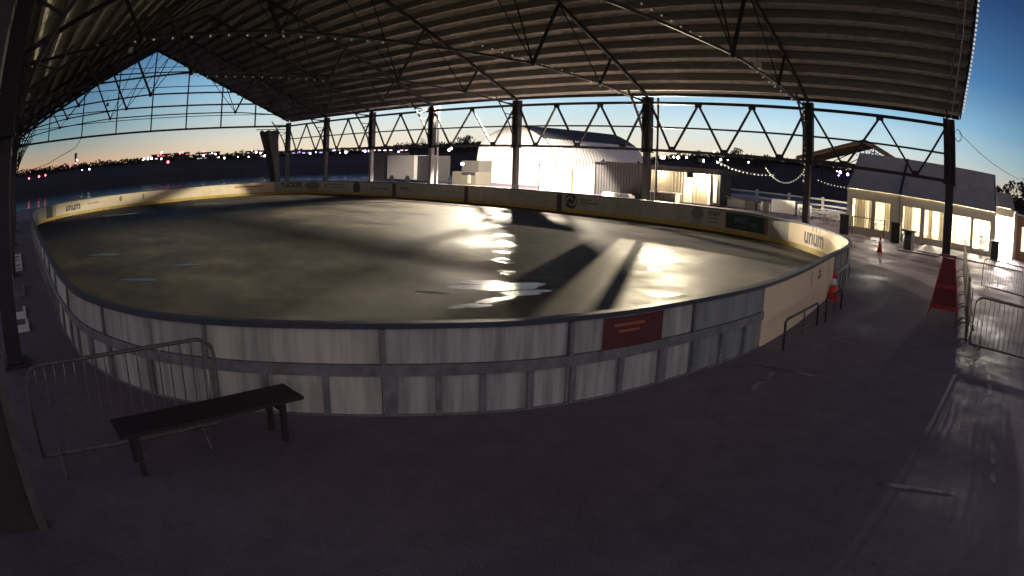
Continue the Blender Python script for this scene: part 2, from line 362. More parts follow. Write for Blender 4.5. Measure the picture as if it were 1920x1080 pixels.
TREES = [(752, 266, 'rounded bare tree on the far bank left of the curved hut'), (770, 262, 'second bare tree on the far bank above the grey trailer'), (792, 260, 'wide bare tree behind the white eave pipe'), (826, 262, 'low bare tree on the far bank right of the white eave pipe'),
         (848, 263, 'small tree on the far bank over the green lit kiosk'), (866, 256, 'dark dense tree on the far bank over the kiosk'), (881, 252, 'tall dark evergreen close to the left side of the curved hut'),
         (1311, 281, 'rounded dark tree beyond the river over the bar container'), (1345, 283, 'thin tree beyond the river between two bushier ones'), (1386, 276, 'tallest dark tree beyond the river over the white fence'), (1415, 284, 'bushy tree right of the tallest one beyond the river'), (1440, 290, 'low tree beyond the river left of the light pavilion column'),
         (440, 283, 'bushy dark tree among the shore lights'), (453, 281, 'taller dark tree among the shore lights'), (478, 279, 'dome shaped tree beside the hanging dark curtain'), (590, 279, 'bare tree on the far shore beside the corner column'), (650, 276, 'thin bare tree over the row of violet lights')]
for px, py, lb in TREES:
    top = at_d(px, py, DF+28); g = Vector((top.x, top.y, 0.5)); tree(g, max(3.5, top.z-.5), lb, 'trees on the far shore', bare=.45 if 'bare' in lb else .05)
for px, py, dist, lb in [(1884, 346, 84, 'dark tree behind the right end of the marquee'), (1908, 336, 92, 'larger dark tree at the right edge beyond the marquee'), (1932, 330, 100, 'dark tree cut by the right edge of the photo'), (1868, 352, 98, 'small dark tree just over the marquee roof corner')]:
    top = at_d(px, py, dist); tree((top.x, top.y, 0), top.z, lb, 'trees right of the marquee', cr=.42, lf=1.2, n=16)

# far shore lamps and buildings
def shore_lamp(px, py, r, m, label, grp, dist=DF-6):
    r *= random.uniform(.5, 1.)
    p = at_d(px, py, dist); t = thing('shore_lamp', label, 'lamp', (p.x, p.y, -2), grp)
    MB().tube([(p.x, p.y, -3.3), (p.x, p.y, p.z)], .09, 6).build('pole', STEEL, t)
    MB().ball(p, r, 8, 5).build('lamp_head', m, t, True)
GW = glow('lamp_white', (1, .93, .88), 14); GR = glow('lamp_red', (1, .10, .12), 9); GV = glow('lamp_violet', (.45, .35, 1), 10); GP = glow('lamp_pink', (1, .62, .72), 10)
for px, py, r in [(145, 300.5, .3), (154, 319, .35), (168, 317.5, .35), (271, 297.5, .4), (278, 296.8, .5), (285, 297.2, .5), (304, 286, .4), (303, 298, .35), (382, 291.8, .6), (398, 287, .35), (404, 289, .35), (411, 295, .35), (421, 296.5, .45), (446, 294, .35), (466, 294, .35), (480, 285, .6), (472, 282, .4), (488, 287, .35), (496, 292, .5), (842, 281, .7), (846, 278, .5)]:
    shore_lamp(px, py, r, GW, 'small white lamp glowing among the dark trees of the far shore', 'white lamps on the far shore')
for px, py, r in [(54, 334.5, .45), (73, 331, .6), (85, 328.6, .5), (132, 311.5, .55), (142, 306, .35), (297, 292, .5), (302, 290, .4), (315.5, 304, .6), (338, 287, .6), (343, 286, .4), (383, 284, .55)]:
    shore_lamp(px, py, r, GR, 'small red lamp glowing on the dark far shore', 'red lamps on the far shore')
for px, py, r in [(561, 283, .65), (583, 281, .65), (581, 287.5, .5), (592, 285, .45), (626, 280, .6), (637, 286, .4), (648, 285, .6), (684, 283, .6), (692, 282.5, .65), (747, 284, .5)]:
    shore_lamp(px, py, r, GV, 'small violet lamp in the row of far lights right of the corner column', 'violet lamps on the far shore')
for px, py, r in [(1264, 294, .6), (1272, 295, .7), (1288, 295, .8), (1339, 284, .6), (1352, 299, .5), (1404, 304, .45), (1365, 300, .35)]:
    shore_lamp(px, py, r, GW, 'white floodlight across the river above the bar container roof', 'white floodlights across the river')
for px, py, r in [(1575, 323, 1.0), (1589, 327, 1.0), (1569, 321, .5), (1572, 329, .4)]:
    shore_lamp(px, py, r, GV, 'violet lamp across the river left of the grey tent roof', 'violet lamps across the river')
def far_building(px, py, wdt, dep, label, winm, rows, wcols, gl=False):
    p = at_d(px, py, DF+34); h = p.z; t = thing('distant_building', label, 'building', (p.x, p.y, h-4))
    d = Vector((p.x, p.y, 0)).normalized(); s = Vector((-d.y, d.x, 0))
    def q(u, v, z): return Vector((p.x, p.y, 0))+s*u+d*v+Vector((0, 0, z))
    def blk(u0, u1, v0, v1, z0, z1):
        return MB().add([q(u0, v0, z0), q(u1, v0, z0), q(u1, v1, z0), q(u0, v1, z0), q(u0, v0, z1), q(u1, v0, z1), q(u1, v1, z1), q(u0, v1, z1)], [(0, 3, 2, 1), (4, 5, 6, 7), (0, 1, 5, 4), (1, 2, 6, 5), (2, 3, 7, 6), (3, 0, 4, 7)])
    blk(-wdt/2, wdt/2, 0, dep, h-4.5, h-.3).build('wall', NIGHTW, t)
    blk(-wdt/2-.3, wdt/2+.3, -.3, dep+.3, h-.3, h).build('roof', STEEL, t)
    rw = random.Random(int(px*7))
    for r0 in range(rows):
        for c0 in range(wcols):
            if rw.random() < .35: continue
            u = -wdt/2+wdt*(c0+.5)/wcols+rw.uniform(-.3, .3)
            blk(u-wdt*.28/wcols, u+wdt*.28/wcols, -.08, .05, h-1.3-r0*1.8+rw.uniform(0, .3), h-.75-r0*1.8).build('window', winm, t)
WINW = glow('far_window', (1, .85, .75), .7); WINV = glow('far_window_violet', (.55, .5, 1), 1.5); WINR = glow('far_window_red', (1, .2, .2), .9); WINP = glow('far_window_pink', (1, .72, .8), 3)
far_building(281, 295, 9, 6, 'low far building with a bright white window row', glow('far_window_bright', (1, .93, .88), 2), 1, 4)
far_building(303, 289, 10, 6, 'low far building with red lit windows', WINR, 1, 4)
far_building(341, 286, 8, 6, 'far building with a red sign glow behind the bare trees', WINR, 1, 3)
far_building(390, 285, 12, 6, 'far building with scattered white windows', WINW, 2, 6)
far_building(482, 282, 11, 6, 'far building with pale windows left of the dark curtain', WINW, 2, 5)
far_building(722, 277.5, 22, 6, 'long far hall with a bright pink white window band', WINP, 1, 9)
far_building(580, 282, 18, 5, 'far hall with violet windows right of the corner column', WINV, 1, 7)
p = at_d(142.5, 287, 330)
t = thing('chimney_stack', 'slim pale chimney with a dark cap on the far left shore', 'chimney', (p.x, p.y, 0))
MB().tube([(p.x, p.y, -1), (p.x, p.y, p.z-2.6)], .8, 10, .6).build('shaft', WHITE2, t)
MB().tube([(p.x, p.y, p.z-2.6), (p.x, p.y, p.z)], .75, 10).build('cap', BLACKP, t)

# ------------------------------------------------------------------ pavilion
XC = [-65.85, -57.17, -48.99, -40.52, -31.4, -20.8, -10.45, -1.82]
YF, YN = 33.71, -.33
YM = (YF+YN)/2
PAV = thing('pavilion', 'huge open steel pavilion with a ribbed gable roof over the rink', 'pavilion', (-33.8, YM, 0))
SL = .47; ZE = 7.28; YEF = 34.2; YEN = YM-(YEF-YM)
def zdeck(y): return ZE+(YEF-y)*SL if y >= YM else ZE+(y-YEN)*SL
def xr(y):                                   # right verge runs slightly askew to the frames
    return -1.15+max(0, 33.6-max(y, YM))*.225 if y >= YM else -1.15+(33.6-YM)*.225
XL = -66.4
# deck: two slopes with thickness
for sgn, y0 in ((1, YEF), (-1, YEN)):
    b = MB(); k = 10; top = []
    for i in range(k+1):
        y = y0+(YM-y0)*i/k
        for x in (XL, xr(y)): top.append((x, y, zdeck(y)))
    vs = top+[(x, y, z+.14) for x, y, z in top]; N = len(top); fs = []
    for i in range(k):
        a = i*2; fs += [(a, a+1, a+3, a+2), (N+a, N+a+2, N+a+3, N+a+1), (a, a+2, N+a+2, N+a), (a+1, N+a+1, N+a+3, a+3)]
    fs += [(0, N, N+1, 1)]
    b.add(vs, fs); b.build('roof_deck', ROOFM, PAV)
    b = MB(); b.bar((XL, y0, ZE-.02), (xr(y0), y0, ZE-.02), .08, .30); b.build('eave_fascia', STEEL, PAV)
k = 0
for sgn in (1, -1):
    for i in range(17):
        y = (33.2-i*.985) if sgn > 0 else 2*YM-(33.2-i*.985)
        zb = zdeck(y)-.40
        MB().box(XL, xr(y)-.02, y-.07, y+.07, zb, zb+.42).build('purlin', PURL, PAV)
# verge boards with pipes
b = MB(); ys = [33.9-(33.9-YM)*i/8 for i in range(9)]
for i in range(8):
    b.bar((xr(ys[i])+.06, ys[i], zdeck(ys[i])-.1), (xr(ys[i+1])+.06, ys[i+1], zdeck(ys[i+1])-.1), .06, .5)
b.build('verge_board', STEEL, PAV)
for off in (-.55, -.9):
    b = MB(); b.tube([(xr(y)+off, y, zdeck(y)-.42) for y in ys], .035, 6); b.build('verge_pipe', GALV if off > -.6 else GALVD, PAV)
b = MB(); b.tube([(xr(y)+off*.4, yy, zdeck(yy)+.1) for off, y, yy in ((0, YM, YM),)]+[(XL, YM, zdeck(YM)+.1)], .12, 6); b.build('ridge_cap', STEEL, PAV)
# columns
for yc, rows in ((YF, 1), (YN, -1)):
    for i, x in enumerate(XC):
        if yc < 0 and x > -5: continue
        b = MB(); lw = .17 if i < 7 else .25
        b.box(x-lw, x+lw, yc-lw, yc+lw, 0, 3.66)
        b.box(x-lw-.12, x+lw+.12, yc-lw-.12, yc+lw+.12, 0, .06)
        b.build('column', STEEL2 if (yc > 0 and i in (2, 3)) else STEEL, PAV)
        b = MB(); hw = lw+.07
        for sx in (-1, 1):
            b.box(x+sx*hw-.05, x+sx*hw+.05, yc-.2, yc+.2, 3.66, 7.0)
        b.box(x-hw+.05, x+hw-.05, yc-.03, yc+.03, 3.66, 7.0)
        b.box(x-hw-.1, x+hw+.1, yc-.24, yc+.24, 3.60, 3.66)
        b.build('column_head', STEEL, PAV)
for yc in (YN,):
    MB().box(-5.22, -5.04, -1.5, -.30, 0, 6.9).build('clad_post', POSTM, PAV)
    MB().box(-5.036, -5.01, -.40, -.285, 0, 2.3).build('post_trim', mat('post_trim_paint', (.075, .07, .07), .7, 0, .4, 6), PAV)
    MB().box(-66, -5.3, -.86, -.82, 3.7, 7.2).build('side_cladding', POSTM, PAV)
MB().tube([(-39.9, YF+.1, 0), (-39.9, YF+.1, 7)], .08, 8).build('downspout', WHITE, PAV)
MB().tube([(-20.3, YF+.35, 0), (-20.3, YF+.35, 7)], .085, 8).build('downspout', STEEL, PAV)
# eave trusses
NV = [2, 2, 2, 2, 3, 3, 2]
for yc in (YF, YN):
    for i in range(7):
        x0, x1 = XC[i], XC[i+1]
        if yc < 0 and x1 > -5: continue
        nv = NV[i]; b = MB()
        b.bar((x0, yc, 6.64), (x1, yc, 6.64), .12, .17); b.bar((x0, yc, 5.16), (x1, yc, 5.16), .09, .10); b.bar((x0, yc, 3.77), (x1, yc, 3.77), .12, .17)
        for k in range(nv):
            ta, tb, tm = x0+(x1-x0)*k/nv, x0+(x1-x0)*(k+1)/nv, x0+(x1-x0)*(k+.5)/nv
            if k == 0: ta += .2
            if k == nv-1: tb -= .2
            b.bar((ta, yc+.012, 6.55), (tm-.12, yc+.012, 3.86), .11, .11); b.bar((tb, yc-.012, 6.55), (tm+.12, yc-.012, 3.86), .11, .11)
            b.box(tm-.24, tm+.24, yc-.03, yc+.03, 3.858, 4.04)
            if k: b.box(ta-.22, ta+.22, yc-.035, yc+.035, 6.40, 6.552)
        b.build('eave_truss', STEEL, PAV)
    # knee lattices at the columns
    sg = 1 if yc > 0 else -1
    for i, x in enumerate(XC):
        if yc < 0 and x > -5: continue
        b = MB(); pts = [Vector((x, yc-sg*(1.9*(1-t)**1.25+.28), 3.9+3.25*(1-t)**.8)) for t in [j/7 for j in range(8)]]
        kw = .06 if i == 4 else .10
        for p, q in zip(pts, pts[1:]): b.bar(p, q, kw, kw)
        for j, p in enumerate(pts[1:-1]):
            b.bar(p, (x, yc-sg*.24, p.z-.03+.4*(j % 2)), .06, .06)
        b.build('knee_brace', STEEL, PAV)
# transverse frames (trussed rafters)
for i, x in enumerate(XC):
    b = MB()
    def zr(y): return zdeck(y)-.50
    for s in (1, -1):
        f = lambda y: YM+s*(YM-y)          # mirror helper: y given on the near half
        e = -.33
        b.bar((x, f(e), zr(e)), (x, YM, zr(YM)), .14, .2)
        b.bar((x, f(e), 6.6), (x, f(4.6), 7.2), .07, .09); b.bar((x, f(4.6), 7.2), (x, f(10.05), 7.53), .07, .09)
        b.bar((x, f(4.6), 7.2), (x, f(3.55), zr(3.55)), .11, .11); b.bar((x, f(10.05), 7.53), (x, f(8.2), zr(8.2)), .13, .13)
        b.bar((x, f(4.6), 7.2), (x, f(8.2), zr(8.2)), .05, .05); b.bar((x, f(10.05), 7.53), (x, f(12.6), zr(12.6)), .06, .06)
        b.bar((x, f(10.05), 7.53), (x, YM, zr(YM)), .05, .05)
        b.ball((x, f(10.05), 7.53), .15); b.ball((x, f(4.6), 7.2), .13)
    b.bar((x, 10.05, 7.53), (x, 2*YM-10.05, 7.53), .07, .1)
    if 0 < i < 7: b.build('roof_frame', FRAMEM, PAV)
# open gable at the far end
b = MB(); x = XC[0]-.12
b.bar((x, YN, 6.62), (x, YF, 6.62), .14, .2)
for j in range(1, 8):
    y = YN+(YF-YN)*j/8; b.bar((x, y, 6.7), (x, y, zdeck(y)-.1), .13, .13)
for z, wd in ((7.95, .07), (9.1, .09), (11.2, .08), (12.8, .12), (13.35, .06)):
    d = (z-ZE)/SL; b.bar((x+.08, YEN+d+.2, z), (x+.08, YEF-d-.2, z), wd, wd)
b.bar((x, YEN+.4, zdeck(YEN+.4)-.25), (x, YM, zdeck(YM)-.25), .12, .3); b.bar((x, YEF-.4, zdeck(YEF-.4)-.25), (x, YM, zdeck(YM)-.25), .12, .3)
b.build('gable_frame', STEEL, PAV)

# dark rolled curtain hanging at the far corner
t = thing('rolled_curtain', 'dark gathered curtain hanging inside the far corner column', 'curtain', (-64.5, 30.6, .4))
b = MB(); prof = [(5.95, 29.45, 31.85), (5.0, 29.7, 31.8), (3.5, 30.2, 31.9), (2, 30.6, 32.0), (.4, 30.9, 32.1)]
vs = []; nk = 24
for z, y0, y1 in prof:
    for k in range(nk):
        a = 2*math.pi*k/nk; rr = 1+.10*math.sin(k*math.pi*.5*3)
        vs.append((-64.5+.45*math.sin(a)*rr, (y0+y1)/2+(y1-y0)/2*math.cos(a)*rr, z+(.22*math.sin(k*2.1) if z > 5.9 else 0)))
fs = [(i*nk+k, i*nk+(k+1) % nk, (i+1)*nk+(k+1) % nk, (i+1)*nk+k) for i in range(len(prof)-1) for k in range(nk)]
b.add(vs, fs+[tuple(range(nk)), tuple(range(4*nk, 5*nk))]); b.build('cloth', BLACKP, t)
MB().tube([(-64.5, 29, 6.2), (-64.5, 32.6, 6.2)], .05, 6).build('rail', STEEL, t)

# ------------------------------------------------------------------ rink
CP = [(-3.8, 10.2), (-4.12, 15.6), (-4.6, 20.0), (-6.1, 23.1), (-8.5, 25.8), (-11.6, 27.4), (-15.2, 28.1), (-22, 28.25), (-30, 28.3), (-37, 28.2), (-43.5, 27.5), (-47.6, 26.4), (-49.8, 24.0), (-50.6, 19), (-50.2, 13), (-49.2, 8), (-47.0, 4.2), (-43.6, 2.0), (-38, 1.2), (-28, 1.0), (-16, 1.0), (-10.3, 1.15), (-8.2, 1.75), (-7.0, 2.55), (-6.1, 3.5), (-5.38, 4.45), (-4.72, 5.55), (-4.22, 7.1)]
def catmull(cp, per=16):
    out = []; N = len(cp)
    for i in range(N):
        p0, p1, p2, p3 = [Vector((*cp[(i+k-1) % N], 0)) for k in range(4)]
        d1 = (p2-p1).length
        m1 = (p2-p0)*(d1/((p2-p1).length+(p1-p0).length)); m2 = (p3-p1)*(d1/((p3-p2).length+(p2-p1).length))
        for j in range(per):
            t = j/per; out.append((2*t**3-3*t**2+1)*p1+(t**3-2*t**2+t)*m1+(-2*t**3+3*t**2)*p2+(t**3-t**2)*m2)
    return out
CV = catmull(CP); NC = len(CV)
CUM = [0.]
for i in range(NC): CUM.append(CUM[-1]+(CV[(i+1) % NC]-CV[i]).length)
LEN = CUM[-1]
import bisect
def cpos(s):
    s %= LEN; i = min(NC-1, bisect.bisect_right(CUM, s)-1); t = (s-CUM[i])/(CUM[i+1]-CUM[i])
    return CV[i].lerp(CV[(i+1) % NC], t)
def cp(s, off=0., z=0.):                       # off > 0 is outwards
    p = cpos(s); d = (cpos(s+.15)-cpos(s-.15)).normalized()
    return Vector((p.x+d.y*off, p.y-d.x*off, z))
def s_near(x, y):
    q = Vector((x, y, 0)); return min(range(0, int(LEN*10)), key=lambda k: (cpos(k/10)-q).length)/10
HB = 1.07
struct(MB().add([cp(LEN*i/260, -.02, .004) for i in range(260)], [tuple(range(260))]), 'rink_floor', RINKM)
BRD = thing('rink_boards', 'white hockey boards with sponsor lettering forming an oval rink wall', 'rink wall', (-27, 14.6, 0))
def strip(b, s0, s1, o0, o1, z0, z1, step=.4):
    k = max(1, int(abs(s1-s0)/step)); rows = []
    for i in range(k+1):
        s = s0+(s1-s0)*i/k; rows.append([cp(s, o0, z0), cp(s, o1, z0), cp(s, o1, z1), cp(s, o0, z1)])
    vs = [p for r in rows for p in r]; fs = []
    for i in range(k):
        for j in range(4): fs.append((i*4+j, i*4+(j+1) % 4, (i+1)*4+(j+1) % 4, (i+1)*4+j))
    fs += [(0, 1, 2, 3), tuple(k*4+j for j in (3, 2, 1, 0))]
    return b.add(vs, fs)
s_c0, s_c1 = s_near(-3.8, 10.1), s_near(-4.15, 16.2)
if s_c0 > s_c1: s_c0 -= LEN
s_start = s_c1
NP = 58
rest = (LEN-(s_c1-s_c0) % LEN); pl = rest/NP
for i in range(NP):
    s0, s1 = s_start+i*pl, s_start+(i+1)*pl
    p = cpos((s0+s1)/2)
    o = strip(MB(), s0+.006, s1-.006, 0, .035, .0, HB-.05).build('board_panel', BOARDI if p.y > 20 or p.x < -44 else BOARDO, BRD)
    # outer skin; frame rails and posts also stand for barrier shadow bands
    near = p.x > -16 and p.y < 27
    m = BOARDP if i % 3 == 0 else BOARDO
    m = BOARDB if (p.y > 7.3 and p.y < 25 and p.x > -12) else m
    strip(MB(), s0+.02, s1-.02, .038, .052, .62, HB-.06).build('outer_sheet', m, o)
    strip(MB(), s0+.02, s1-.02, .038, .048, .02, .47).build('outer_sheet', m, o)
    f = MB(); strip(f, s0, s1, .038, .085, .48, .61); strip(f, s0, s1, .038, .075, 0, .02)
    kk = random.choice((2, 3, 3, 4))
    for j in range(kk):
        sp = s0+pl*(j+.02+.10*random.random())/kk; wd = random.choice((.07, .10, .15))
        strip(f, sp, sp+wd, .049, .095, .02, .48, .2)
    strip(f, s0-.0, s0+.05, .053, .095, .61, HB-.06, .2)
    f.build('frame', BFRAME, o)
o = strip(MB(), s_c0+.006, s_c1-.006, 0, .06, 0, HB-.05).build('gate_panel', CREAM, BRD); tag(o, 'smooth cream gate panel with lamp light painted into its tone')
strip(MB(), 0, LEN, -.03, .10, HB-.05, HB+.012, .3).build('cap_rail', CAPM, BRD)
strip(MB(), 0, LEN, -.014, -.001, .012, .21, .3).build('kick_strip', KICK, BRD)

FONTC = {}
def text_mesh(s, size, bold=0.):
    cu = bpy.data.curves.new('txt', 'FONT'); cu.body = s; cu.size = size; cu.align_x = 'CENTER'; cu.offset = bold; cu.fill_mode = 'FRONT'
    cu.resolution_u = 4
    o = bpy.data.objects.new('txt', cu); C.objects.link(o)
    me = bpy.data.meshes.new_from_object(o); v = [tuple(p.co) for p in me.vertices]; f = [tuple(q.vertices) for q in me.polygons]
    bpy.data.objects.remove(o); bpy.data.curves.remove(cu); bpy.data.meshes.remove(me)
    return v, f
def on_inner(vf, s, z, name, m, off=-.006, flip=1, wscale=1.):
    if isinstance(vf, list): return [on_inner(q, s, z, name, m, off, flip, wscale) for q in vf]
    v, f = vf; b = MB(); b.add([cp(s+flip*p[0]*wscale, off, z+p[1]) for p in v], f); return b.build(name, m, BRD)
def disc(rx, ry, k=20, cx=0, cy=0):
    return ([(cx+rx*math.cos(2*math.pi*i/k), cy+ry*math.sin(2*math.pi*i/k)) for i in range(k)], [tuple(range(k))])
def rect(w, h, cx=0, cy=0, nseg=6):
    vs = []; fs = []
    for i in range(nseg+1):
        x = cx-w/2+w*i/nseg; vs += [(x, cy-h/2), (x, cy+h/2)]
        if i: fs.append((2*i-2, 2*i, 2*i+1, 2*i-1))
    return vs, fs
def merge(*a): return list(a)
def merge_raw(*a):
    v, f = [], []
    for vv, ff in a:
        o = len(v); v += vv; f += [tuple(i+o for i in q) for q in ff]
    return v, f
# seen from inside, +s runs right to left, so lettering is laid along -s
def put(px, yz, vf, name, m, z, off=-.006, far=True):
    p = at_y(px, yz, 28.3) if far else at_d(px, yz, 10)
    if far is True: s = s_near(p.x, 28.3)
    else: s = far
    return on_inner(vf, s, z, name, m, off, -1)
put(569, 346, text_mesh('TUCKER', .52, .015), 'lettering', INK, .55)
put(609, 346, merge(disc(.78, .34, 22)), 'round_logo', INKG, .66, -.004)
put(609, 346, merge(rect(1.3, .10), rect(1.0, .06, 0, -.42), rect(1.0, .06, 0, .2)), 'lettering', INK, .64, -.007)
put(645, 346, merge(rect(2.1, .11, .1, .1), rect(1.5, .09, .25, -.14), disc(.16, .16, 10, -1.1, -.03)), 'lettering', INKG, .68)
put(679.5, 350, merge(disc(.42, .45, 24)), 'round_logo', INK, .58)
put(718, 352, merge(rect(1.7, .08), rect(.12, .24, -.85, 0), rect(.1, .16, .85, 0)), 'lettering', INKG, .56)
put(741.5, 355, rect(.42, .98), 'line_marking', INK, .51, -.016)
put(764, 354, merge(rect(.9, .2, -.3, .05), rect(.8, .06, .3, -.1)), 'lettering', INKG, .62)
put(875.5, 362, rect(.34, .98), 'red_line_marking', MAROON, .51, -.016)
put(1049.5, 378, rect(.36, .98), 'line_marking', CAPM, .51, -.016)
put(1072, 373, disc(.42, .42, 28), 'round_logo', INK, .64, -.004)
sw = []
for sg in (1, -1):
    vs = []; 
    for i in range(9):
        t = i/8; a = math.pi*(.15+.95*t); r0, r1 = .16+.24*t, .10+.20*t
        vs += [(sg*r0*math.cos(a), sg*r0*math.sin(a)), (sg*r1*math.cos(a+.25), sg*r1*math.sin(a+.25))]
    sw.append((vs, [(2*i, 2*i+2, 2*i+3, 2*i+1) for i in range(8)]))
put(1072, 373, merge(*sw), 'swirl', BOARDI, .64, -.008)
put(1102, 378, merge(rect(.75, .09, -.1, .12), rect(1.25, .09, .15, -.05), rect(.5, .04, -.2, -.2)), 'lettering', INKG, .66)
put(1314, 400, disc(.36, .30, 24), 'round_logo', INKG, .72)
put(1314, 400, merge(rect(.62, .05, 0, 0), rect(.7, .05, 0, -.1)), 'lettering', INKG, .36)
put(1352, 402, merge(text_mesh('VERIFY', .26, .01)), 'lettering', INKGR, .72)
put(1352, 402, merge(rect(.8, .06, 0, 0), rect(.55, .05, 0, -.2)), 'lettering', INKG, .60)
put(1429, 420, rect(2.55, .72), 'banner', BANNERG, .61, -.008)
put(1415, 420, merge(text_mesh('MAST', .36, .01)), 'lettering', TEAL, .58, -.014)
put(1448, 420, merge(rect(.5, .05, 0, .05), rect(.42, .05, 0, -.06)), 'lettering', TEAL, .56, -.014)
put(1484, 430, rect(.22, .95), 'line_marking', WOODB, .5, -.012)
# rounded corner panel in cleaner white with the unum lettering, and the same at the far end
def unum(s, z, size, small):
    on_inner(text_mesh('unum', size,   .03*size), s, z, 'lettering', INK, -.02, -1)
    d = []
    for k, cx in enumerate((-.24, .18, .62)):
        d.append(disc(.045*size, .055*size, 10, cx*size, .70*size)); d.append(rect(.09*size, .07*size, cx*size, .60*size, 1))
    on_inner(merge(*d), s, z, 'lettering', INK, -.02, -1)
su = s_near(*at_z(1526, 452, .5).xy) if False else s_near(-6.75, 24.15)
sA, sB = s_near(-4.62, 20.2), s_near(-8.75, 26.0)
strip(MB(), sA, sB, -.013, -.002, .215, HB-.06, .2).build('corner_sheet', CREAM, BRD)
unum(s_near(-7.05, 24.5), .35, .9, 1)
on_inner(merge(rect(.14, .36)), s_near(-5.1, 21.6), .62, 'lettering', INKG, -.02, -1)
sC, sD = s_near(-46.4, 3.6), s_near(-49.9, 24.3)
strip(MB(), sC, sD, -.013, -.002, .215, HB-.06, .3).build('end_sheet', ENDM, BRD) if sC < sD else strip(MB(), sD, sC, -.013, -.002, .215, HB-.06, .3).build('end_sheet', ENDM, BRD)
su2 = s_near(-47.9, 5.3); unum(su2, .40, .78, 1)
on_inner(rect(1.3, .06), s_near(-48.9, 7.3), .66, 'lettering', INKG, -.02, -1)
on_inner(disc(.16, .2, 12), s_near(-49.6, 10.0), .7, 'lettering', INKG, -.02, -1)
on_inner(rect(.14, .4), s_near(-50.0, 12.2), .68, 'lettering', INKG, -.02, -1)
on_inner(merge(rect(2.6, .10)), s_near(-50.3, 22.0), .74, 'lettering', INKR, -.02, -1)
on_inner(merge(rect(1.1, .8)), s_near(-45.6, 2.95), .6, 'banner', BANNERG, -.02, -1)
# signs on the outside
for (x, y), wd, zc, h in (((-4.28, 6.75), 1.02, .80, .40), ((-4.40, 18.3), .9, .80, .42)):
    v, f = rect(wd, h); o = MB().add([cp(s_near(x, y)+p[0], .062, zc+p[1]) for p in v], f).build('maroon_sign', MAROON, BRD)
for v, f in merge(rect(.5, .035, -.1, .06), rect(.34, .03, -.1, -.02)): MB().add([cp(s_near(-4.28, 6.75)+p[0], .067, .84+p[1]) for p in v], f).build('lettering', INKR, BRD)
v, f = rect(.26, .4); MB().add([cp(s_near(-4.30, 17.2)+p[0], .062, .78+p[1]) for p in v], f).build('green_sign', INKGR, BRD)
for v, f in merge(rect(.05, .30, -.9, 0), rect(.32, .05, 0, .05), rect(.4, .06, 0, -.06), rect(.06, .3, 0.02, 0), rect(.04, .42, 1.15, .05)): MB().add([cp(s_near(-4.0, 14.2)+p[0], .066, .78+p[1]) for p in v], f).build('lettering', WOODB, BRD)

# thin ice with lamp glint painted white, and puddle sheets
def blob(c, rx, ry, rot, z, k=26, seed=0):
    rn = random.Random(seed); ph = [rn.uniform(0, 6.28) for _ in range(4)]; vs = []
    for i in range(k):
        a = 2*math.pi*i/k; r = 1+.22*math.sin(2*a+ph[0])+.14*math.sin(3*a+ph[1])+.1*math.sin(5*a+ph[2])
        u, v = rx*r*math.cos(a), ry*r*math.sin(a)
        vs.append((c[0]+u*math.cos(rot)-v*math.sin(rot), c[1]+u*math.sin(rot)+v*math.cos(rot), z))
    return MB().add(vs, [tuple(range(k))])
ICE_GLINT = mat('wet_ice_glint', (.30, .28, .25), .22, 0, .35, 1.8, .35, thr=(.35, .65), col2=(.62, .60, .56))  # lamp glint is put into the white of the thin ice
PUD = mat('puddle_water', (.04, .038, .034), .26, 0, .2, 2, .2, None, .07)
AZ = PSI+math.pi/2
for (px, py, rx, ry, rot, sd) in [(940, 538, .9, .45, .2, 1), (985, 549, .55, .25, .3, 2), (930, 562, .5, .16, .9, 9), (880, 574, .36, .2, .4, 3), (1252, 553, .38, .2, .2, 4), (900, 530, .7, .2, .2, 5)]:
    p = at_z(px, py); struct(blob(p, rx, ry, PSI+rot, .008, 26, sd), 'ice_glint_patch', ICE_GLINT)
for (px, py, rx, ry, rot, sd) in [(195, 478, .7, .22, .2, 11), (350, 497, .5, .14, .3, 12), (265, 525, .5, .2, .1, 13), (222, 403, 1.4, .4, .1, 15), (390, 382, 1.2, .5, .1, 16), (815, 549, .35, .14, 0, 17)]:
    p = at_z(px, py); struct(blob(p, rx, ry, PSI+rot, .008, 26, sd), 'puddle', PUD)

def wetglaremat():
    m = bpy.data.materials.new('wet_glare_film'); m.use_nodes = True; n = m.node_tree; b = n.nodes['Principled BSDF']
    b.inputs['Base Color'].default_value = (.09, .076, .056, 1); b.inputs['Roughness'].default_value = .2; b.inputs['Specular IOR Level'].default_value = .2
    tc = n.nodes.new('ShaderNodeTexCoord'); mp = n.nodes.new('ShaderNodeMapping'); mp.inputs['Rotation'].default_value = (0, 0, -PSI); mp.inputs['Scale'].default_value = (.5, 2.2, 1)
    g = n.nodes.new('ShaderNodeTexNoise'); g.inputs['Scale'].default_value = 1.6; g.inputs['Detail'].default_value = 7; g.inputs['Roughness'].default_value = .6
    n.links.new(tc.outputs['Object'], mp.inputs[0]); n.links.new(mp.outputs[0], g.inputs['Vector'])
    q = n.nodes.new('ShaderNodeMapRange'); q.inputs[1].default_value = .42; q.inputs[2].default_value = .58; q.inputs[3].default_value = .13; q.inputs[4].default_value = .5
    n.links.new(g.outputs[0], q.inputs[0]); n.links.new(q.outputs[0], b.inputs['Roughness'])
    bp = n.nodes.new('ShaderNodeBump'); bp.inputs['Strength'].default_value = .4; bp.inputs['Distance'].default_value = .03
    n.links.new(g.outputs[0], bp.inputs['Height']); n.links.new(bp.outputs[0], b.inputs['Normal'])
    return m
WETGLARE = wetglaremat()  # wet sheets added only where the lamp streaks run, to carry the glare
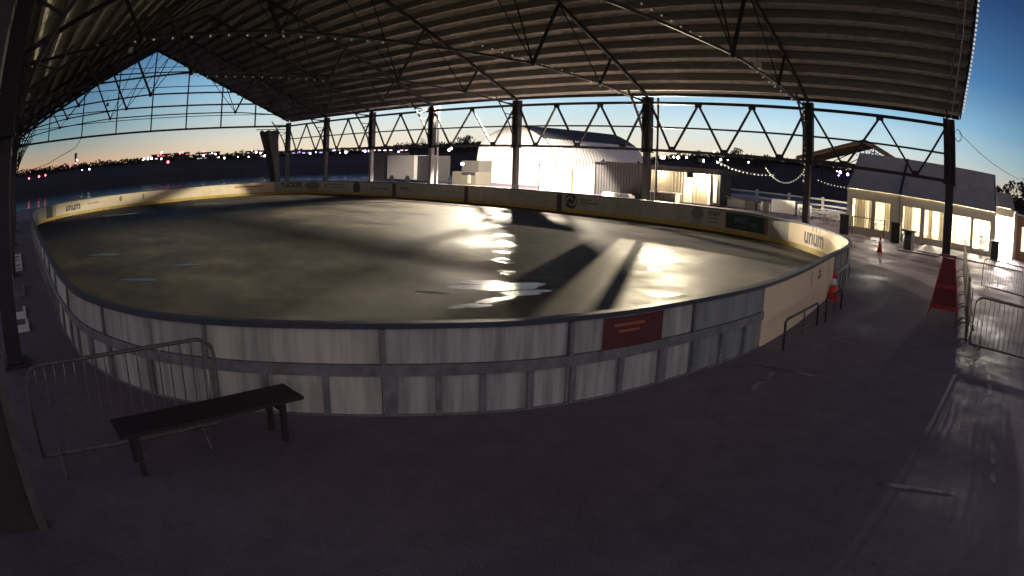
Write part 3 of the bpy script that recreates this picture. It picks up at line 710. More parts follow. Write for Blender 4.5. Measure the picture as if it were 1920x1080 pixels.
for (px, py, rx, ry, sd) in [(940, 404, .45, .7, 31), (946, 425, .4, .7, 32), (944, 442, .35, .5, 39), (947, 458, .4, .7, 33), (943, 474, .25, .3, 40), (943, 489, .3, .5, 34), (950, 512, .26, .3, 37), (1234, 468, .5, .4, 35), (1230, 480, .35, .3, 41), (1233, 492, .4, .35, 36), (1226, 506, .2, .18, 38)]:
    p = at_z(px, py); struct(blob(p, rx, ry, PSI, .008, 30, sd), 'wet_glare_patch', WETGLARE)

# thin pale lines on the asphalt
LINEM = mat('pale_line_tone', (.09, .075, .08), .6, 0, .3, 3, 0, thr=(.42, .62), col2=(.30, .28, .24))
def line(p0, p1, wd=.1, z=.004):
    p, q = Vector((*p0, z)), Vector((*p1, z)); s = (q-p).cross(Vector((0, 0, 1))).normalized()*wd/2
    struct(MB().add([p-s, q-s, q+s, p+s], [(0, 1, 2, 3)]), 'pale_line', LINEM)
for a, c in (((1412, 680), (1530, 706)), ((1450, 698), (1405, 735)), ((1470, 615), (1620, 648)), ((1785, 660), (1905, 692)), ((1850, 684), (1858, 742)), ((1860, 830), (1862, 905)), ((1640, 905), (1790, 925))):
    p, q = at_z(*a), at_z(*c); line(p.xy, q.xy, .09)

# ------------------------------------------------------------------ crowd barriers
def make_barrier(label, group, m, nb=17, L=2.3, H=1.1):
    t = thing('crowd_barrier', label, 'barrier', (0, 0, 0), group)
    f = MB(); r = .19
    path = [(0, 0, .16)]+[(0, 0, H-r)]+[(0, r-r*math.cos(a), H-r+r*math.sin(a)) for a in (R(30), R(60), R(90))]
    path += [(0, L-r+r*math.sin(a), H-r+r*math.cos(a)) for a in (0, R(30), R(60), R(90))]+[(0, L, .16), (0, 0, .16)]
    f.tube(path, .021, 8); f.build('frame', m, t, True)
    for i in range(nb):
        y = L*(i+1)/(nb+1); top = H if r < y < L-r else H-r+math.sqrt(max(0, r*r-(r-min(y, L-y))**2))
        MB().tube([(0, y, .16), (0, y, top)], .0085, 6).build('bar', m, t)
    for y in (.25, L-.25):
        b = MB(); b.tube([(-.3, y, .02), (-.12, y, .16), (.12, y, .16), (.3, y, .02)], .018, 6); b.build('foot', m, t)
    return t
br = make_barrier('dull steel crowd barrier standing before the bench at lower left', 'crowd barriers', GALVD)
br.location = (-6.22, -.10, 0); br.rotation_euler = (0, 0, R(-1.5))
ROW = [(.06, 12.95), (-.03, 15.3), (-.13, 17.65), (-.23, 20.0), (-.33, 22.35), (-.43, 24.7)]
ord_ = ['nearest crowd barrier of the row right of the red stand', 'second crowd barrier of the row beside the red stand', 'third crowd barrier of the row behind the red stand', 'fourth crowd barrier of the row toward the tent', 'fifth crowd barrier of the row toward the tent', 'farthest crowd barrier of the row near the tent']
for (x, y), lb in zip(ROW, ord_): dup(br, (x, y, 0), R(2.3), lb, 'crowd barriers')
dup(br, (.46, 22.95, 0), R(-109), 'crowd barrier set crosswise against the bright tent doorway', 'crowd barriers')
dup(br, (2.75, 22.1, 0), R(-109), 'crowd barrier at the right edge before the bright doorway', 'crowd barriers')
dup(br, (.16, 12.85, 0), R(-99), 'dark crowd barrier crosswise at the near end of the right row', 'crowd barriers')

# bench at lower left
t = thing('long_bench', 'long dark plank bench beside the barrier at lower left', 'bench', (-5.9, 1.6, 0))
MB().box(-6.10, -5.86, .85, 2.98, .435, .47).build('plank', WOODD, t)
MB().box(-5.84, -5.62, .85, 2.98, .435, .47).build('plank', WOODD, t)
for y in (1.05, 2.75):
    b = MB(); b.box(-6.06, -6.0, y-.03, y+.03, 0, .419); b.box(-5.72, -5.66, y-.03, y+.03, 0, .419); b.box(-5.999, -5.721, y-.025, y+.025, .33, .418); b.build('leg', WOODD, t)
# low rails added to stand for a crowd-barrier shadow on the cream panel
for y0, L, lb in ((10.35, 2.15, 'low dark pipe rail added for the barrier shadow along the cream gate panel'), (13.1, 1.5, 'shorter dark pipe rail added for the barrier shadow by the red cone')):
    t = thing('shadow_rail', lb, 'rail', (-3.42, y0+L/2, 0), 'added shadow rails by the rink gate')
    x = -3.42
    MB().tube([(x+.1, y0-.2, 0), (x, y0+.05, .42), (x, y0+.15, .46), (x, y0+L-.1, .46), (x, y0+L, .40), (x, y0+L+.05, 0)], .022, 8).build('frame', WOODD, t, True)
    MB().tube([(x, y0+L*.55, .02), (x, y0+L*.55, .46)], .012, 6).build('bar', WOODD, t)
    MB().tube([(x, y0, .12), (x, y0+L, .12)], .012, 6).build('lower_rail', WOODD, t)

# white frames along the near columns
for k, (px, py, sz, lb) in enumerate([(38, 615, 1., 'nearest white two prong frame on the floor by the left columns'), (34, 590, 1., 'second white two prong frame on the floor by the left columns'), (34, 548, 1.1, 'dim grey frame between the white prong frames at left'), (32, 502, 1.3, 'third white prong frame farther along the left columns'), (31, 486, 1.4, 'farthest white prong frame along the left columns')]):
    p = at_z(px, py); t = thing('prong_frame', lb, 'frame', (p.x, p.y, 0), 'white frames along the left columns')
    m = WHITE if k != 2 else STEEL2; L = .85*sz*(1+.3*k); x, y = p.x, p.y
    MB().box(x-L/2, x+L/2, y+.16, y+.24, .0, .07).build('rail', m, t)
    for u in (-.42, .05, .42)[(0 if k > 2 else 1):]:
        MB().box(x+u*L-.05, x+u*L+.05, y-.20, y+.158, .0, .06).build('prong', m, t)

# cones
def make_cone(label, grp, h=.72):
    t = thing('traffic_cone', label, 'cone', (0, 0, 0), grp)
    MB().box(-.18, .18, -.18, .18, 0, .035).build('base', ORANGE, t)
    MB().lathe([(.14, .036), (.09, .36)], n=18).build('body', ORANGE, t, True)
    MB().lathe([(.089, .361), (.058, .52)], n=18).build('white_band', WHITE, t, True)
    MB().lathe([(.057, .521), (.028, h-.02), (.02, h)], n=18).build('tip', ORANGE, t, True)
    return t
c0 = make_cone('red traffic cone standing alone on the asphalt before the tent', 'traffic cones'); c0.location = (-5.2, 29.7, 0)
pc = at_z(1560, 561); dup(c0, (pc.x, pc.y, 0), .4, 'red traffic cone pressed against the end of the cream gate panel', 'traffic cones')

# red stand by the corner column
t = thing('a_frame_stand', 'tall narrow red stand with splayed legs in front of the corner column', 'stand', (-.77, 16.3, 0))
for sx in (-1, 1):
    for sy in (-1, 1):
        MB().bar((-.77+sx*.44, 16.3+sy*.34, 0), (-.77+sx*.17, 16.3+sy*.10, 1.46), .06, .035).build('leg', REDP, t)
MB().box(-.98, -.56, 16.17, 16.43, 1.461, 1.50).build('top', REDP, t)
for z, sx in ((.25, .37), (.75, .275)):
    for sy in (-1, 1):
        yy = 16.3+sy*(.34-.24*z/1.46+.035); MB().box(-.77-sx, -.77+sx, yy-.012, yy+.012, z-.05, z+.05).build('crossbar', REDP, t)
for sy in (-1, 1):
    MB().add([(-.77-.36, 16.3+sy*.29, .31), (-.77+.36, 16.3+sy*.29, .31), (-.77+.18, 16.3+sy*.115, 1.40), (-.77-.18, 16.3+sy*.115, 1.40), (-.77-.36, 16.3+sy*.278, .31), (-.77+.36, 16.3+sy*.278, .31), (-.77+.18, 16.3+sy*.103, 1.40), (-.77-.18, 16.3+sy*.103, 1.40)], [(0, 1, 2, 3), (7, 6, 5, 4), (0, 4, 5, 1), (1, 5, 6, 2), (2, 6, 7, 3), (3, 7, 4, 0)]).build('panel', mat('red_mesh', (.13, .012, .014), .7), t)

# ------------------------------------------------------------------ curved hut
HUT = thing('curved_hut', 'large pale arched metal hut with a floodlit gable end', 'hut', (-49.8, 53.2, 0))
FX, FY = -49.85, 53.2
DX = Vector((-.01, 1, 0)).normalized(); HL = 17.5
arc = []
for i in range(21):
    a = math.pi*i/20; u = -5.85*math.cos(a); z = 6.45*math.sin(a)**.62 if 0 < a < math.pi else 0
    arc.append((u, z))
arc = [(-5.85, 0), (-5.85, 1.6), (-5.8, 3.0), (-5.6, 4.0), (-5.1, 4.75), (-4.2, 5.35), (-3.0, 5.85), (-1.6, 6.3), (-.6, 6.5), (0.9, 6.52), (1.8, 6.25), (3.0, 5.75), (4.2, 5.1), (5.1, 4.2), (5.65, 3.0), (5.85, 1.6), (5.9, 0)]
N = len(arc)
g = MB()
g.add([(FX+u, FY, z) for u, z in arc]+[(FX+u, FY+.15, z) for u, z in arc], [tuple(range(N))[::-1], tuple(range(N, 2*N))]+[(i, i+1, N+i+1, N+i) for i in range(N-1)])
wall = g.build('gable_wall', HUTW, HUT)
for i in range(23):
    u = -5.5+i*.5
    zt = next((z0+(z1-z0)*(u-u0)/(u1-u0) for (u0, z0), (u1, z1) in zip(arc, arc[1:]) if u0 <= u <= u1 and u1 > u0), 5)
    MB().box(FX+u-.05, FX+u+.05, FY-.035, FY-.002, 0, zt-.12).build('rib', HUTW, wall)
nr = 60; sh = MB(); vs = []
for j in range(nr+1):
    y = FY+.02+HL*j/nr; k = 1+.007*math.cos(j*math.pi)
    for u, z in arc: vs.append((FX+.1+u*k+(.006*(y-FY)), y, z*k+.05))
sh.add(vs, [(j*N+i, j*N+i+1, (j+1)*N+i+1, (j+1)*N+i) for j in range(nr) for i in range(N-1)])
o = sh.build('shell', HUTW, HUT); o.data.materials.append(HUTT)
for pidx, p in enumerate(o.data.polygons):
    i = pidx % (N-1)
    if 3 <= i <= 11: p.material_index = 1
MB().box(FX-1.6, FX+1.6, FY-.06, FY-.036, 0, 3.2).build('door', WHITE, HUT)
MB().box(FX+3.6, FX+3.85, FY-.10, FY-.036, 3.9, 5.2).build('vent_pipe', WHITE2, HUT)

def corr_box(x0, x1, y0, y1, z0, z1, m, parent, name='wall', pitch=.28, dep=.045):
    b = MB(); per = []
    def seg(p, q, nrm):
        L = (q-p).length; k = max(2, int(L/pitch)); d = (q-p).normalized(); o = []
        for i in range(k):
            a = L*i/k; c = L/k
            o += [p+d*a, p+d*(a+c*.34), p+d*(a+c*.5)-nrm*dep, p+d*(a+c*.84)-nrm*dep]
        return o
    A, B_, D, E = Vector((x0, y0, 0)), Vector((x1, y0, 0)), Vector((x1, y1, 0)), Vector((x0, y1, 0))
    per = seg(A, B_, Vector((0, -1, 0)))+seg(B_, D, Vector((1, 0, 0)))+seg(D, E, Vector((0, 1, 0)))+seg(E, A, Vector((-1, 0, 0)))
    n_ = len(per); b.add([(p.x, p.y, z0) for p in per]+[(p.x, p.y, z1) for p in per], [(i, (i+1) % n_, n_+(i+1) % n_, n_+i) for i in range(n_)]+[tuple(range(n_, 2*n_))])
    return b.build(name, m, parent)
# white panel box and its beige flank
t = thing('storage_box', 'white sided storage box with a beige end before the arched hut', 'container', (-37.5, 48, 0))
MB().box(-40.3, -36.56, 46.5, 50.4, 0, 2.25).build('body', WHITE, t)
MB().box(-36.559, -34.1, 46.62, 50.4, 0, 2.3).build('beige_end', BARW, t)
b = MB(); b.box(-40.34, -40.22, 46.40, 46.499, 0, 2.5); b.build('post', STEEL, t); MB().box(-36.62, -36.44, 46.40, 46.499, 0, 2.32).build('post', WOODB, t)
MB().box(-40.2, -36.65, 46.42, 46.499, 2.16, 2.24).build('rim', WHITE2, t); MB().box(-38.2, -37.8, 46.46, 46.499, .45, .6).build('latch', STEEL2, t)
# dark container
t = thing('dark_container', 'dark brown corrugated container with a thin flat roof', 'container', (-31, 47.2, 0))
corr_box(-33.6, -28.45, 46, 48.45, .1, 2.86, CONT, t)
MB().box(-33.85, -28.3, 45.7, 48.6, 2.862, 2.97).build('roof', BLACKP, t)
for x in (-32.9, -29.3): MB().lathe([(.16, 2.972), (.03, 3.15)], (x, 46.2, 0), 10).build('lifting_cone', BLACKP, t)
for x in (-33.62, -28.5): MB().box(x, x+.1, 45.94, 45.999, 0, 2.86).build('corner_post', BLACKP, t)
# white sacks in front
for k, (x, wd) in enumerate(((-31.0, 1.6), (-29.6, 1.1))):
    b = MB(); b.box(x-wd/2, x+wd/2, 44.6, 45.4, 0, .28); b.box(x-wd/2+.1, x+wd/2-.2, 44.7, 45.3, .281, .40)
    tag(b.build('cloth_heap', WHITE), ('longer' if k == 0 else 'shorter')+' low white cloth heap before the dark container', 'cloth', 'white heaps by the containers')
# bar container
t = thing('bar_container', 'corrugated bar container with a dark awning and lit doorway', 'bar', (-24.8, 47.4, 0))
corr_box(-28.1, -25.0, 46.3, 48.6, .1, 2.5, BARW, t); corr_box(-24.15, -22.75, 46.3, 48.6, .1, 2.5, BARW, t)
MB().box(-28.3, -21.4, 45.0, 48.9, 2.52, 2.92).build('awning', CONT, t)
MB().box(-24.999, -24.151, 46.36, 46.42, .1, 2.1).build('door', WHITE, t)
MB().box(-22.749, -22.55, 46.25, 48.6, .1, 2.5).build('corner_post', WHITE, t)
MB().box(-22.549, -21.75, 46.4, 48.6, .1, 2.5).build('end_wall', CONT, t)
MB().box(-22.3, -22.0, 46.33, 46.399, .3, 2.0).build('window', WHITE2, t)
MB().box(-27.75, -25.1, 45.35, 46.29, .72, .80).build('counter', WHITE, t)
for x in (-27.6, -25.3): MB().box(x, x+.08, 45.4, 46.2, 0, .719).build('counter_leg', WHITE2, t)
MB().box(-27.98, -27.86, 45.1, 45.2, 0, 2.519).build('awning_post', STEEL, t)
# trailer and kiosk on the left
t = thing('box_trailer', 'pale blank sided box trailer beyond the boards with a dark rear', 'trailer', (-61, 47.5, 0))
MB().box(-63.4, -58.3, 46, 49.5, .35, 3.1).build('body', WARMW, t); MB().box(-66.8, -63.41, 46.3, 49.3, .2, 3.45).build('cab', CONT, t)
MB().box(-58.29, -55.9, 46.5, 49.3, .2, 3.05).build('tail', BLACKP, t)
for x in (-62.4, -59.4): MB().tube([(x, 45.95, .4), (x, 46.3, .4)], .4, 14).build('wheel', BLACKP, t)
t = thing('kiosk', 'small tan kiosk with a greenish lit corner left of the arched hut', 'kiosk', (-50.1, 46.8, 0))
MB().box(-52, -48.45, 46.2, 48.4, 0, 1.4).build('base_box', mat('kiosk_tan', (.10, .09, .065), .6), t); MB().box(-51.0, -48.45, 46.6, 48.4, 1.401, 2.55).build('upper_box', mat('kiosk_brown', (.06, .055, .045), .6), t)
MB().box(-49.6, -49.2, 46.1, 46.199, .2, 1.1).build('post', BARW, t); MB().box(-50.3, -48.5, 46.05, 46.199, 1.18, 1.38).build('lintel', WOODD, t)
MB().box(-51.05, -50.7, 46.5, 46.599, 2.05, 2.35).build('lamp', glow('kiosk_lamp', (.75, 1, .9), 7), t)

# ------------------------------------------------------------------ fence, seating terrace
t = thing('rail_fence', 'white two rail fence along the river edge behind the tables', 'fence', (-17, 52, 0))
for x in (-26, -24.0, -20.8, -17.75, -14.6, -11.5, -8.6): MB().box(x-.11, x+.11, 51.9, 52.1, 0, 1.55).build('post', WHITE2, t)
for z in (1.28, .82): MB().box(-26, -8.6, 51.83, 51.899, z, z+.14).build('rail', WHITE2, t)
MB().box(-26, -8.6, 52.11, 52.14, .05, .6).build('mesh_panel', STEEL2, t)
for x0, x1, h, lb in ((-22.9, -19.9, .66, 'long low white barrier behind the yellow rope'), (-19.0, -17.95, .62, 'short low white barrier beside the barrel table'), (-17.85, -15.8, 1.06, 'tall square white panel barrier left of the light column'), (-15.6, -14.4, .9, 'narrow white barrier behind the light column')):
    t = thing('white_barrier', lb, 'barrier', ((x0+x1)/2, 48, 0), 'white barriers on the terrace')
    MB().box(x0, x1, 47.9, 48.1, .06, h).build('panel', WHITE, t)
    for x in (x0+.15, x1-.15): MB().box(x-.05, x+.05, 47.7, 48.3, 0, .059).build('foot', STEEL2, t)
b = MB(); b.tube([(-22.6+i*.26, 47.6, 1.04-.36*math.sin(math.pi*.5*i/10)) for i in range(11)], .05, 6)
tag(b.build('rope', mat('yellow_rope', (.75, .52, .08), .6)), 'yellow rope sagging from the bar corner to a dark post', 'rope')
tag(MB().box(-19.95, -19.05, 47.45, 47.75, .0, .72).build('planter_box', WOODD), 'small dark box post at the end of the yellow rope', 'box')
def make_table(label, grp):
    t = thing('picnic_table', label, 'table', (0, 0, 0), grp)
    MB().box(-.9, .9, -.37, .37, .72, .76).build('tabletop', WHITE, t)
    for y in (-.68, .68): MB().box(-.9, .9, y-.13, y+.13, .43, .47).build('seat', WHITE, t)
    for x in (-.6, .6):
        b = MB(); b.bar((x, -.7, 0), (x, -.2, .72), .07, .07); b.bar((x, .7, 0), (x, .2, .72), .07, .07); b.bar((x, -.62, .39), (x, .62, .39), .05, .06); b.build('leg', WHITE2, t)
    return t
tb = make_table('white picnic table nearest the rink corner', 'picnic tables on the terrace'); tb.location = (-12.6, 43.5, 0); tb.rotation_euler = (0, 0, .2)
for (x, y, rz, lb) in ((-14.2, 46.5, .1, 'white picnic table behind the light column'), (-11.7, 46.3, .3, 'white picnic table between the column and the black bin'), (-12.9, 48.9, .05, 'white picnic table close to the rail fence'), (-10.3, 48.0, .4, 'white picnic table beside the tent end'), (-10.6, 43.2, -.2, 'white picnic table just left of the black bin')):
    dup(tb, (x, y, 0), rz, lb)
def barrel(x, y, lb, m, cloth):
    t = thing('barrel_table', lb, 'table', (x, y, 0), 'barrel tables')
    MB().lathe([(.27, 0), (.33, .3), (.33, .6), (.27, .95)], (x, y, 0), 20).build('barrel', m, t, True)
    MB().box(x-.42, x+.42, y-.42, y+.42, .951, 1.0).build('tabletop', WOODD, t)
    if cloth: MB().box(x+.22, x+.40, y-.41, y-.33, .03, .94).build('pale_post', WHITE2, t)
barrel(-4.12, 32.9, 'dark barrel with a square top and pale post before the tent', mat('barrel_steel', (.07, .075, .08), .4, .3, .2), True)
barrel(-17.9, 46.6, 'dark topped barrel table before the white panel barrier', STEEL2, False)
def bin_(x, y, lb):
    t = thing('waste_bin', lb, 'bin', (x, y, 0), 'black bins before the tent')
    MB().box(x-.28, x+.28, y-.28, y+.28, .03, 1.02).build('body', BLACKP, t); MB().box(x-.31, x+.31, y-.31, y+.31, 1.021, 1.12).build('lid', BLACKP, t)
    MB().box(x-.16, x+.16, y-.30, y-.281, .78, .93).build('slot', STEEL, t)
bin_(-8.75, 36.6, 'black bin at the left end of the tent'); bin_(-5.4, 36.4, 'black bin before the tent beside the barrel table'); bin_(1.45, 36.6, 'black bin at the right before the bright tent door')

# ------------------------------------------------------------------ tent
TX0, TX1, TY0, TY1, TE, TRZ, TRY = -9.15, 1.45, 38.5, 45.8, 2.66, 4.97, 42.1
TENT = thing('marquee_tent', 'long grey roofed marquee with clear side panels lit from inside', 'tent', (-3.8, 42, 0))
for xa, xb in ((TX0, -5.62), (-5.50, -1.9), (-1.84, TX1)):
    for ya, za, yb, zb in ((TY0-.12, TE-.02, TRY, TRZ), (TY1+.12, TE-.02, TRY, TRZ)):
        b = MB(); k = 8; vs = []
        for i in range(k+1):
            t_ = i/k; sag = -.10*math.sin(math.pi*t_); vs += [(xa, ya+(yb-ya)*t_, za+(zb-za)*t_+sag), (xb, ya+(yb-ya)*t_, za+(zb-za)*t_+sag)]
        vs += [(x, y, z+.03) for x, y, z in vs]; M_ = 2*(k+1)
        b.add(vs, [(2*i, 2*i+1, 2*i+3, 2*i+2) for i in range(k)]+[(M_+2*i+2, M_+2*i+3, M_+2*i+1, M_+2*i) for i in range(k)]+[(0, M_, M_+1, 1)]+[(2*i, 2*i+2, M_+2*i+2, M_+2*i) for i in range(k)]+[(2*i+1, M_+2*i+1, M_+2*i+3, 2*i+3) for i in range(k)])
        b.build('roof_tarp', TARP, TENT)
for x in (TX0, -5.56, -1.87, TX1):
    b = MB(); b.bar((x, TY0, TE), (x, TRY, TRZ-.02), .08, .08); b.bar((x, TY1, TE), (x, TRY, TRZ-.02), .08, .08); b.bar((x, TY0+.1, 0), (x, TY0+.1, TE), .09, .09); b.bar((x, TY1-.1, 0), (x, TY1-.1, TE), .09, .09)
    b.build('frame', STEEL2, TENT)
for xs, wd in ((-5.56, .17), (-1.87, .08)):
    b = MB(); b.bar((xs, TY0-.16, TE+.02), (xs, TRY, TRZ+.045), wd, .03); b.bar((xs, TY0-.02, .1), (xs, TY0-.02, TE), .05, .03); b.build('seam_strap', STEEL, TENT)
WINS = [(-8.78, -7.48), (-7.22, -6.2), (-5.3, -4.08), (-3.78, -2.45), (-2.2, -.42), (-.2, 1.06)]
b = MB(); edges = [TX0]+[e for q in WINS for e in q]+[TX1]
for i in range(0, len(edges), 2): b.box(edges[i], edges[i+1], TY0, TY0+.04, 0, TE-.03)
for i, (a, c) in enumerate(WINS):
    b.box(a, c, TY0, TY0+.04, 2.04, TE-.03)
    b.box(a, c, TY0, TY0+.04, 0, .42 if i < 5 else .34)
b.build('front_wall', TENTW, TENT)
for a, c in WINS:
    o = MB().box(a, c, TY0+.015, TY0+.025, .34, 2.04).build('clear_panel', VINYL, TENT)
    MB().box(a-.05, a, TY0-.03, TY0-.002, .3, 2.1).build('sash', BARW, o); MB().box(c, c+.05, TY0-.03, TY0-.002, .3, 2.1).build('sash', BARW, o)
b = MB(); b.box(TX0, TX1, TY1-.04, TY1, 0, TE-.03); b.build('back_wall', CURT, TENT)
for x in (TX0, TX1-.03):
    MB().prism([(TY0+.05, 0), (TY1-.05, 0), (TY1-.05, TE-.05), (TRY, TRZ-.1), (TY0+.05, TE-.05)], 'x', x, x+.03).build('end_wall', TENTW, TENT)
for xa, xb in ((-8.75, -7.9), (-7.75, -7.5), (-6.68, -6.25), (-5.28, -4.72), (-3.55, -3.25), (-2.75, -2.5)):
    b = MB(); k = max(6, int((xb-xa)/.05)); vs = []
    for i in range(k+1):
        x = xa+(xb-xa)*i/k; yy = 39.05+.05*math.sin(i*1.7); vs += [(x, yy, .05), (x, yy, 2.35), (x, yy+.02, 2.35), (x, yy+.02, .05)]
    fs = [(4*i+j, 4*i+(j+1) % 4, 4*i+4+(j+1) % 4, 4*i+4+j) for i in range(k) for j in range(4)]
    b.add(vs, fs); b.build('curtain', CURT, TENT)
for k, (x, y, rz, lb) in enumerate(((-4.7, 40.6, .05, 'picnic table inside the tent behind its third panel'), (-3.0, 40.4, .2, 'picnic table inside the tent beside the corner column'), (-1.4, 41.2, -.1, 'picnic table inside the tent right of the corner column'), (-6.9, 40.4, 0, 'picnic table inside the tent behind its second panel'))):
    dup(tb, (x, y, 0), rz, lb)
t = thing('potted_shrub', 'dark potted shrub seen through the brightest tent panel', 'plant', (.55, 39.3, 0))
MB().lathe([(.16, 0), (.22, .4)], (.55, 39.3, 0), 14).build('pot', STEEL2, t); cb = MB(); clump(cb, (.55, 39.3, .85), .32, 170, .07, 1.2); cb.build('leaves', LEAF, t)
t = thing('high_table', 'thin dark rail table outside the left tent panel', 'table', (-7.5, 38.1, 0))
MB().box(-8.7, -6.4, 37.95, 38.2, 1.0, 1.04).build('tabletop', WOODD, t)
for x in (-8.62, -6.48): MB().box(x-.03, x+.03, 38.0, 38.15, 0, .999).build('leg', WOODD, t)
# entrance marquee at the far right
t = thing('entrance_marquee', 'small white entrance marquee with a blazing open doorway', 'tent', (2.6, 44, 0))
b = MB(); vs = [(1.5, 41.4, 3.02), (3.15, 41.4, 3.08), (3.05, 43.4, 3.95), (1.5, 43.4, 3.95), (1.5, 47, 2.9), (3.2, 47, 2.9)]
vs += [(x, y, z+.03) for x, y, z in vs]; b.add(vs, [(0, 1, 2, 3), (3, 2, 5, 4), (9, 8, 7, 6), (10, 11, 8, 9), (0, 6, 7, 1), (1, 7, 8, 2), (2, 8, 11, 5), (3, 9, 6, 0), (4, 10, 9, 3), (5, 11, 10, 4)]); b.build('roof_tarp', TARP, t)
MB().box(1.5, 3.2, 46.9, 46.95, 0, 2.9).build('back_wall', WHITE, t); MB().box(3.25, 3.3, 41.5, 46.9, 0, 2.95).build('side_wall', WHITE, t)
MB().box(1.48, 1.53, 41.5, 46.9, 0, 2.95).build('side_wall', WHITE, t)
MB().box(1.54, 3.15, 41.42, 41.45, 2.5, 3.0).build('added_spill_valance', TENTW, t)  # added across the doorway top to cut the lamp spill
MB().box(3.16, 3.42, 41.36, 41.46, 0, 3.0).build('door_post', BARW, t)
MB().box(3.43, 7, 41.5, 41.6, 0, 2.75).build('annex_wall', WOODB, t)
MB().box(3.9, 4.15, 41.45, 41.499, .6, 2.1).build('annex_window', glow('annex_lit', (1, .75, .5), 2.5), t)
MB().box(3.43, 7, 41.0, 42.5, 2.76, 2.86).build('annex_roof', WHITE2, t)
t = thing('folding_chair', 'folding chair seen in the bright entrance doorway', 'chair', (2.95, 40.2, 0))
MB().box(2.72, 3.12, 40.0, 40.4, .44, .47).build('seat', STEEL2, t); MB().box(3.09, 3.12, 40.0, 40.4, .50, .9).build('backrest', STEEL2, t)
for dx in (0, .36):
    for dy in (.02, .34): MB().box(2.73+dx, 2.76+dx, 40.0+dy, 40.03+dy, 0, .439).build('leg', STEEL2, t)
t = thing('floor_platform', 'low pale platform edge laid on the asphalt before the tent', 'platform', (-3.6, 34, 0))
MB().box(-3.6, 3.4, 33.4, 38.3, 0, .06).build('deck', WHITE2, t); MB().box(-4.6, -2.2, 32.0, 33.0, 0, .05).build('ramp', STEEL2, t)

# timber shelter behind the terrace
t = thing('timber_shelter', 'open timber gable shelter behind the terrace with warm lit rafters', 'shelter', (-13.5, 61, 0))
ax, az = -12.6, 7.2
for sx, ex, ez in ((-1, -19.9, 4.9), (1, -7.2, 4.9)):
    b = MB(); b.bar((ax, 63, az), (ex, 63, ez), 6.0, .12, (0, 0, 1)); b.build('roof', WOODB, t)
    for yy in (60.1, 62, 64, 65.8):
        b = MB(); b.bar((ax, yy, az-.22), (ex, yy, ez-.22), .12, .24); b.build('rafter', WOODB, t)
for yy in (60.2, 65.7):
    b = MB(); b.bar((-18.6, yy, 4.75), (-8.4, yy, 4.75), .12, .18); b.bar((ax, yy, 4.8), (ax, yy, az-.3), .1, .1); b.bar((-16, yy, 4.8), (ax, yy, az-.7), .08, .08); b.bar((-9.2, yy, 4.8), (ax, yy, az-.7), .08, .08)
    for u in (-1.8, -.9, .9, 1.8): b.bar((ax+u*.4, yy, 5.6), (ax+u, yy, 6.7-abs(u)*.2), .05, .05)
    b.build('truss', WOODD, t)
    for x in (-18.6, -8.4): MB().box(x-.12, x+.12, yy-.12, yy+.12, 0, 4.66).build('post', WOODD, t)

# ------------------------------------------------------------------ light strings (bulbs with faint emission)
def string(name, label, pts, nb, r=.06, sag=.0, hang=.1, grp='strings of festoon bulbs'):
    pts = [Vector(p) for p in pts]; t = thing(name, label, 'light string', pts[0], grp)
    seg = [(q-p).length for p, q in zip(pts, pts[1:])]; tot = sum(seg)
    def pos(u):
        d = u*tot
        for (p, q), L in zip(zip(pts, pts[1:]), seg):
            if d <= L+1e-6: k = d/L; r_ = p.lerp(q, k); r_.z -= 4*sag*k*(1-k); return r_
            d -= L
        return pts[-1].copy()
    MB().tube([pos(i/40) for i in range(41)], .013, 5).build('cable', WIRE, t)
    for i in range(nb):
        p = pos((i+.5)/nb); MB().ball(p-Vector((0, 0, hang)), r, 8, 5).build('bulb', BULBL if 'verge' in label else BULB, t, True)
string('bulb_string', 'string of dim bulbs across the dark near half of the roof', [(-31.2, 2.6, 9.15), (-31.2, 12, 9.6), (-31.2, 22.5, 9.85)], 18, .065)
string('bulb_string', 'string of dim bulbs across the roof near the open gable', [(-48.8, 15, 9.95), (-48.8, 28.6, 9.75)], 16, .065)
string('bulb_string', 'string of bulbs dropping diagonally to the light column right of centre', [(-15.4, 24.0, 10.4), (-12.1, 28.3, 8.3), (-10.5, 33.2, 6.75)], 22, .06, .12)
string('bulb_string', 'string of bulbs dropping diagonally to the doubled column', [(-27.8, 25.5, 9.9), (-23.8, 30, 8.2), (-20.9, 33.2, 6.8)], 18, .06, .12)
string('bulb_string', 'dense bulb string edging the right roof verge against the sky', [(xr(y)+.24, y, zdeck(y)+.0) for y in (33.8, 30, 26, 22.5)], 36, .085, 0, .0)
string('bulb_string', 'bulb string wound down the light column right of centre', [(-10.62, 33.4, 6.7), (-10.55, 33.45, 4.2), (-10.6, 33.45, 2.6)], 14, .05, 0, 0)
string('bulb_string', 'long sagging bulb string over the terrace tables', [(-22, 46, 3.6), (-16.9, 46, 3.0)], 16, .055, .35)
string('bulb_string', 'deep looped bulb string hanging beside the light column', [(-17.6, 45.6, 3.5), (-14.4, 45.6, 3.5)], 24, .055, 1.0)
string('bulb_string', 'bulb string low over the terrace right of the light column', [(-13.8, 47, 3.0), (-9.4, 47, 2.95)], 16, .05, .3)
b = MB(); pp = [(-1.2, 33.9, 6.4)]+[tuple(at_y(px, py, 38+i*6)) for i, (px, py) in enumerate([(1835, 285), (1862, 307), (1890, 325), (1912, 337)])]
b.tube(pp, .02, 5); tag(b.build('overhead_cable', WIRE), 'thin dark cable running from the corner column to the right trees', 'cable')
b = MB(); b.tube([(-1.35+.0, 33.5, 6.5)]+[(-1.25+.22*math.sin(a), 33.5, 6.2+.3*math.cos(a)) for a in [i*.5 for i in range(12)]], .025, 6); tag(b.build('coiled_cable', WIRE), 'loop of dark cable hanging from the corner column head', 'cable')
